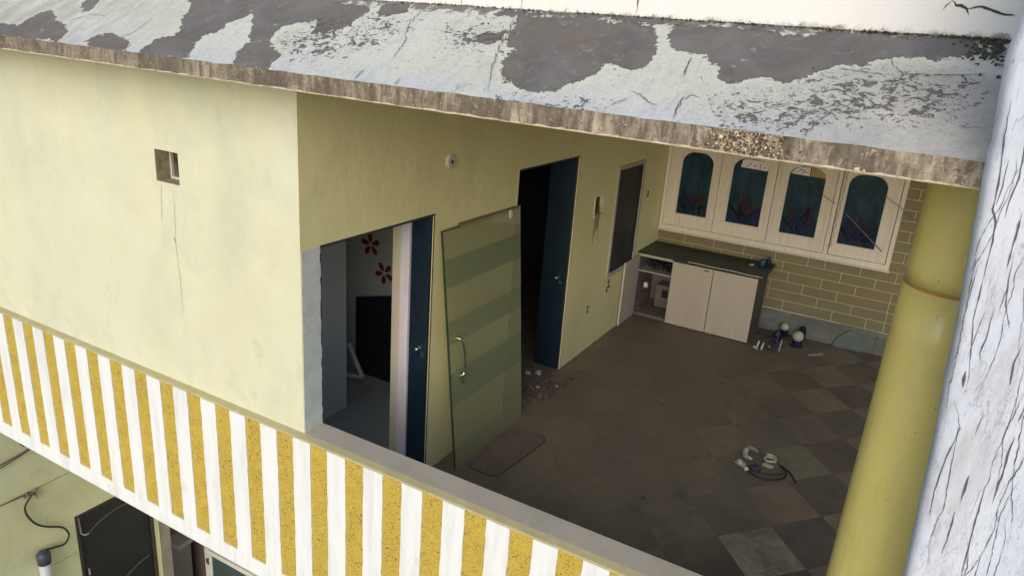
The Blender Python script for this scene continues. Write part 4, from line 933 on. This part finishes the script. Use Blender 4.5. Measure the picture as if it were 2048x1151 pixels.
c = t.mix(t.ramp(t.noise(t.pos(True, (1,1,.28), (2,1,5)), 7, 6, .7, .5), .52, .66, 0, .75), c, (.43,.43,.46))
k1 = t.noise(p0, 30, 5, .6, .12); ln = t.math('ABSOLUTE', t.math('SUBTRACT', k1, .5)); msk = t.ramp(t.noise(t.pos(True, (1,1,.35), (7,0,2)), 9, 4, .65), .46, .62)
lines = t.math('MULTIPLY', t.ramp(ln, .006, .001), msk)
c = t.mix(t.math('MULTIPLY', lines, .55), c, (.24,.24,.28))
kb = t.noise(t.pos(True, (1,1,.22), (3,2,8)), 26, 4, .62, .25); lb = t.math('MULTIPLY', t.ramp(t.math('ABSOLUTE', t.math('SUBTRACT', kb, .52)), .016, .002), t.ramp(t.noise(t.pos(True, (1,1,.35), (5,7,2)), 7, 4, .65), .44, .58))
c = t.mix(t.math('MULTIPLY', lb, .55), c, (.20,.20,.24))
c = t.mix(t.ramp(t.noise(t.pos(True, (1,1,.22), (6,1,9)), 11, 7, .72, .4), .52, .66, 0, .6), c, (.44,.42,.45))
c = t.mix(t.ramp(t.noise(t.pos(True, (1,1,.4), (2,6,4)), 95, 4, .7), .62, .68, 0, .7), c, (.27,.27,.30))
k2 = t.ramp(t.noise(t.pos(True, (1,1,.28), (1,5,1)), 62, 6, .75, .6), .655, .70)
k2 = t.math('MULTIPLY', k2, t.ramp(t.noise(t.pos(True, (1,1,.4), (3,3,3)), 7, 3), .44, .58))
c = t.mix(t.math('MULTIPLY', k2, .85), c, (.20,.20,.23))
c = t.mix(t.ramp(t.noise(t.pos(True, (1,1,.3), (8,5,1)), 16, 6, .7), .62, .74, 0, .5), c, (.62,.58,.52))
t.col(c); t.b.inputs['Roughness'].default_value = .9
t.bump(t.math('MULTIPLY', t.math('ADD', lines, k2), -1), .35, .004); t.bump(t.noise(t.pos(True, (1,1,.4)), 40, 6, .7), .3, .006); m_ww = t.m
obj('plaster_face', MB().add(vs, fs), m_ww, wp, smooth=True)
# solid body behind the face
bvs = MB()
for (za, xa), (zb, xb) in zip(EZ, EZ[1:]):
    P = [(xa+.012, za), (3.85, za), (3.85, zb), (xb+.012, zb)]
    bvs.add([(x, y, z) for y in (-.445, -.44+.001) for x, z in P], [(0,1,2,3),(7,6,5,4)])
obj('rear_face', bvs, m_ww, wp)
on_pier = lambda x, z: Vector((x, pier_front(x-xe(z), z)-.0022, z))
m_crk3 = mat('whitewash_crack', (.10,.10,.12), 1.)
random.seed(12)
PC = [([(3.105,2.80),(3.106,2.732),(3.109,2.669),(3.12,2.594),(3.133,2.527),(3.137,2.481)],.006), ([(3.149,2.716),(3.148,2.645),(3.146,2.578),(3.156,2.55)],.006), ([(3.155,2.86),(3.16,2.793),(3.17,2.725),(3.194,2.664)],.005), ([(3.232,2.633),(3.226,2.574),(3.233,2.506)],.007),
 ([(3.147,2.355),(3.148,2.314),(3.137,2.219),(3.136,2.134),(3.142,2.046)],.006), ([(3.28,2.364),(3.277,2.31),(3.279,2.239),(3.279,2.148)],.011), ([(3.206,2.215),(3.205,2.126)],.011), ([(3.199,2.097),(3.202,2.011),(3.198,1.94)],.007),
 ([(3.054,3.244),(3.062,3.156),(3.072,3.09),(3.078,3.034),(3.081,2.969),(3.097,2.93),(3.103,2.846),(3.105,2.78)],.008), ([(3.10,3.2),(3.112,3.119),(3.118,3.057),(3.112,2.995),(3.113,2.95)],.006), ([(3.085,3.1),(3.088,3.03),(3.085,2.98)],.009), ([(3.14,3.25),(3.15,3.12),(3.155,3.0)],.006), ([(3.20,2.9),(3.20,2.78),(3.215,2.70)],.005), ([(3.25,2.2),(3.255,2.05),(3.26,1.9)],.007), ([(3.125,2.52),(3.13,2.47)],.018)]
for P, w_ in PC: crack(wp, P, w_*.5, m_crk3, 0, fn=on_pier, jit=.0008, step=.02)
for k in range(16):
    z = random.uniform(2.0, 3.4); x = xe(z)+random.uniform(.02, .30); P = [(x, z)]; dx = random.uniform(-.02, .02)
    for q in range(random.randint(8, 16)):
        z -= random.uniform(.03, .06); dx = dx*.6+random.gauss(0, .006); x += dx; P.append((max(x, xe(z)+.012), z))
    crack(wp, P, random.choice((.0014, .0018, .0022)), m_crk3, 0, fn=on_pier, jit=.0009, step=.01)
for k in range(20):
    z = random.uniform(1.6, 3.3); x = xe(z)+random.uniform(.03, .36); L = random.uniform(.03, .16)
    crack(wp, [(x, z), (x+random.uniform(-.02,.004), z-L)], random.choice((.0015,.002,.0025,.004)), m_crk3, 0, fn=on_pier, jit=.0004, step=.015)

# ------------------------------------------------------------------ lower storey
lw = thing('lower_wall', 'pale green lower storey wall under the parapet with a dark door', 'wall', (-3.7, -1, -2))
m_low = mat('lower_green_paint', (.66,.67,.42), .85, [((.54,.54,.32), 1.5, .42, .68, one, .6), ((.70,.73,.54), 1.1, .45, .7, one, .6), ((.33,.32,.20), 8, .6, .75, (1,1,.5), .4)], (40, .15, .004))
LD = (.515, 1.345, -1.535)
obj('plaster_face', MB().box(-3.85, -3.7, -5, LD[0], -3.6, -.262).box(-3.85, -3.7, LD[0], LD[1], LD[2], -.262).box(-3.85, -3.7, LD[1], 1.40, -3.6, -.262), m_low, lw)
on_low = lambda y, z: Vector((-3.6982, y, z))
for P in ([(-.3,-1.045),(.156,-1.035),(.625,-1.02),(.9,-1.01)], [(.25,-1.944),(.36,-1.945),(.505,-1.943)]): crack(lw, P, .008, mat('seam_shadow', (.22,.20,.12), .9), 0, fn=on_low, jit=.0015)
ldr = obj('door_leaf', box(-3.76, -3.725, LD[0]+.03, LD[1]-.03, -3.58, LD[2]-.03), mat('black_door', (.009,.009,.014), .6, [((.016,.018,.025), 2.5, .45, .7, one, .7)]), lw, bev=.002); ldr['label'] = 'black door with arched moulding'
obj('door_frame', MB().box(-3.77, -3.697, LD[0]+.001, LD[0]+.029, -3.6, LD[2]-.001).box(-3.77, -3.697, LD[1]-.029, LD[1]-.001, -3.6, LD[2]-.001).box(-3.77, -3.697, LD[0]+.029, LD[1]-.029, LD[2]-.029, LD[2]-.001), mat('dark_brown_frame', (.05,.035,.03), .7), lw)
am = MB().tube(smooth_path([(-3.722,.64,-1.83),(-3.722,.72,-1.77),(-3.722,.831,-1.728),(-3.722,1.001,-1.70),(-3.722,1.13,-1.73),(-3.722,1.25,-1.83)]), .007, 6)
obj('arched_moulding', am, mat('moulding_grey', (.10,.10,.11), .5), ldr)
obj('arched_moulding', MB().tube(smooth_path([(-3.722,.95,-2.62),(-3.722,1.03,-2.57),(-3.722,1.15,-2.525),(-3.722,1.27,-2.50)]), .006, 6), mat('moulding_grey', (.10,.10,.11), .5), ldr)
obj('latch', MB().tube([(-3.715,.558,-1.575),(-3.712,.565,-1.77),(-3.70,.595,-1.80),(-3.70,.63,-1.805)], .009, 6), mat('latch_grey', (.40,.38,.36), .5), ldr); obj('latch', MB().tube([(-3.715,.595,-2.22),(-3.712,.596,-2.30)], .009, 6), mat('latch_grey', (.40,.38,.36), .5), ldr)
tag(obj('concrete_post', MB().box(-3.84, -3.705, 1.405, 1.535, -3.6, -.262), mat('post_grey', (.30,.29,.24), .9, [((.20,.19,.16), 5, .45, .65, one, .6)], (40,.3,.005)), origin=(-3.77,1.47,-3.6), bev=.005), 'tall grey post beside the black lower door', 'post')
sp_ = thing('short_pillar', 'short flat topped pillar behind the tall grey post', 'pillar', (-4, 1.85, -3.6))
obj('shaft', box(-4.10, -3.90, 1.76, 1.92, -3.6, -2.83), mat('pillar_mauve', (.17,.15,.14), .9), sp_, bev=.004); obj('cap', box(-4.12, -3.88, 1.74, 1.94, -2.829, -2.77), mat('pillar_cap', (.26,.25,.22), .9), sp_, bev=.004)
obj('lower_inner_wall', MB().box(-5.6, -3.80, 2.02, 2.12, -3.6, -.262).box(-5.7, -5.6, -5, 2.12, -3.6, -.262), mat('brown_inner_wall', (.085,.065,.06), .9), kind='structure')
obj('lower_back_wall', MB().box(-3.80, 3.6, 2.03, 2.13, -3.6, -.262), m_low, kind='structure')
cw = thing('casement_window', 'white framed casement with green glass standing under the parapet', 'window', (-3.4, 2, -3.2))
m_cwf = mat('white_window_frame', (.60,.60,.55), .6, [((.40,.38,.33), 8, .5, .7, one, .5)])
obj('side_stile', box(-3.735, -3.655, 1.99, 2.025, -3.598, -2.70), m_cwf, cw, bev=.003)
obj('side_stile', box(-3.645, -3.595, 1.97, 2.0, -3.598, -2.93), m_cwf, cw, bev=.003)
obj('top_rail', box(-3.65, -2.75, 1.97, 2.0, -2.925, -2.865), m_cwf, cw, bev=.003)
obj('head_bar', MB().tube([(-3.70,1.985,-2.835),(-2.75,1.985,-2.795)], .022, 8), mat('head_brown', (.30,.24,.18), .7), cw)
obj('glass_pane', box(-3.594, -2.85, 1.98, 1.986, -3.598, -2.926), mat('green_pane', (.045,.075,.065), .3, [((.07,.10,.09), 3, .45, .7, one, .6)]), cw)
Mx = Matrix.Translation((-3.67, 1.985, -3.05)) @ Matrix.Rotation(R(90), 4, 'X')
obj('latch_disc', MB().lathe([(.045, -.003), (.045, .01), (.03, .014)], 0, 0, 20, Mx), mat('disc_dark', (.09,.06,.05), .6), cw)
# cables and pipe
cbm = mat('cable_dark', (.03,.035,.03), .6)
C1 = smooth_path([(-3.66,.15,-1.05),(-3.66,.123,-1.081),(-3.66,.078,-1.144),(-3.66,.083,-1.237),(-3.66,.14,-1.362),(-3.66,.228,-1.454),(-3.66,.371,-1.551),(-3.66,.423,-1.663),(-3.66,.373,-1.744),(-3.66,.26,-1.72),(-3.66,.16,-1.69)], 6)
tag(obj('black_cable', MB().tube(C1, .010, 8), cbm, origin=(-3.66,.2,-1.4), smooth=True), 'black cable curling down the lower wall into the capped pipe', 'cable')
pip = thing('capped_pipe', 'grey white vertical pipe with a dark cap on the lower wall', 'pipe', (-3.62, .14, -3.6))
obj('pipe', MB().lathe([(.052,-3.59),(.052,-1.74),(.04,-1.735)], -3.615, .145, 20), mat('pipe_grey', (.55,.57,.62), .5, [((.4,.42,.47), 4, .45, .7, one, .5)]), pip, smooth=True)
obj('cap', MB().lathe([(.058,-1.80),(.062,-1.73),(.062,-1.70),(.04,-1.67),(.01,-1.665)], -3.615, .145, 20), mat('cap_dark', (.05,.06,.08), .5), pip, smooth=True)
w1 = MB().tube(smooth_path([(-3.675,-.5,-.70),(-3.675,-.056,-.632),(-3.675,.12,-.605),(-3.675,.218,-.575),(-3.68,.26,-.54)]), .008, 6); w1.tube(smooth_path([(-3.675,-.5,-.735),(-3.675,-.06,-.66),(-3.675,.12,-.62),(-3.675,.22,-.59)]), .006, 6)
tag(obj('wall_wire', w1, mat('wire_brown', (.14,.12,.09), .7), origin=(-3.675,.1,-.6)), 'pair of dark wires running along the top of the lower wall', 'wire')
w2 = MB().tube(smooth_path([(-3.68,-.5,-1.035),(-3.68,-.11,-1.032),(-3.68,.156,-1.043)]), .006, 6)
tag(obj('wall_wire', w2, mat('wire_brown', (.14,.12,.09), .7), origin=(-3.68,0,-1.035)), 'single thin wire leading to the clip where the black cable starts', 'wire')
ck_ = MB(); 
for (dy, dz) in ((0,0),(.03,-.02),(-.03,.01),(.05,.015),(-.055,-.01)): ck_.tube([(-3.695,.156+dy,-1.043+dz),(-3.665,.15+dy,-1.05+dz)], .011, 7)
ck_.tube([(-3.67,.10,-1.05),(-3.67,.21,-1.035)], .007, 6).tube([(-3.67,.19,-1.04),(-3.67,.20,-1.12)], .006, 6)
tag(obj('cable_clip', ck_, mat('clip_rust', (.20,.15,.11), .7), origin=(-3.68,.156,-1.043)), 'rusty cluster of clips holding the black cable on the lower wall', 'clip')
tag(obj('black_bracket', box(-3.7, -3.64, .14, .20, -.53, -.44), m_bk, origin=(-3.67,.17,-.48), bev=.003), 'little black bracket right under the parapet edge', 'bracket')
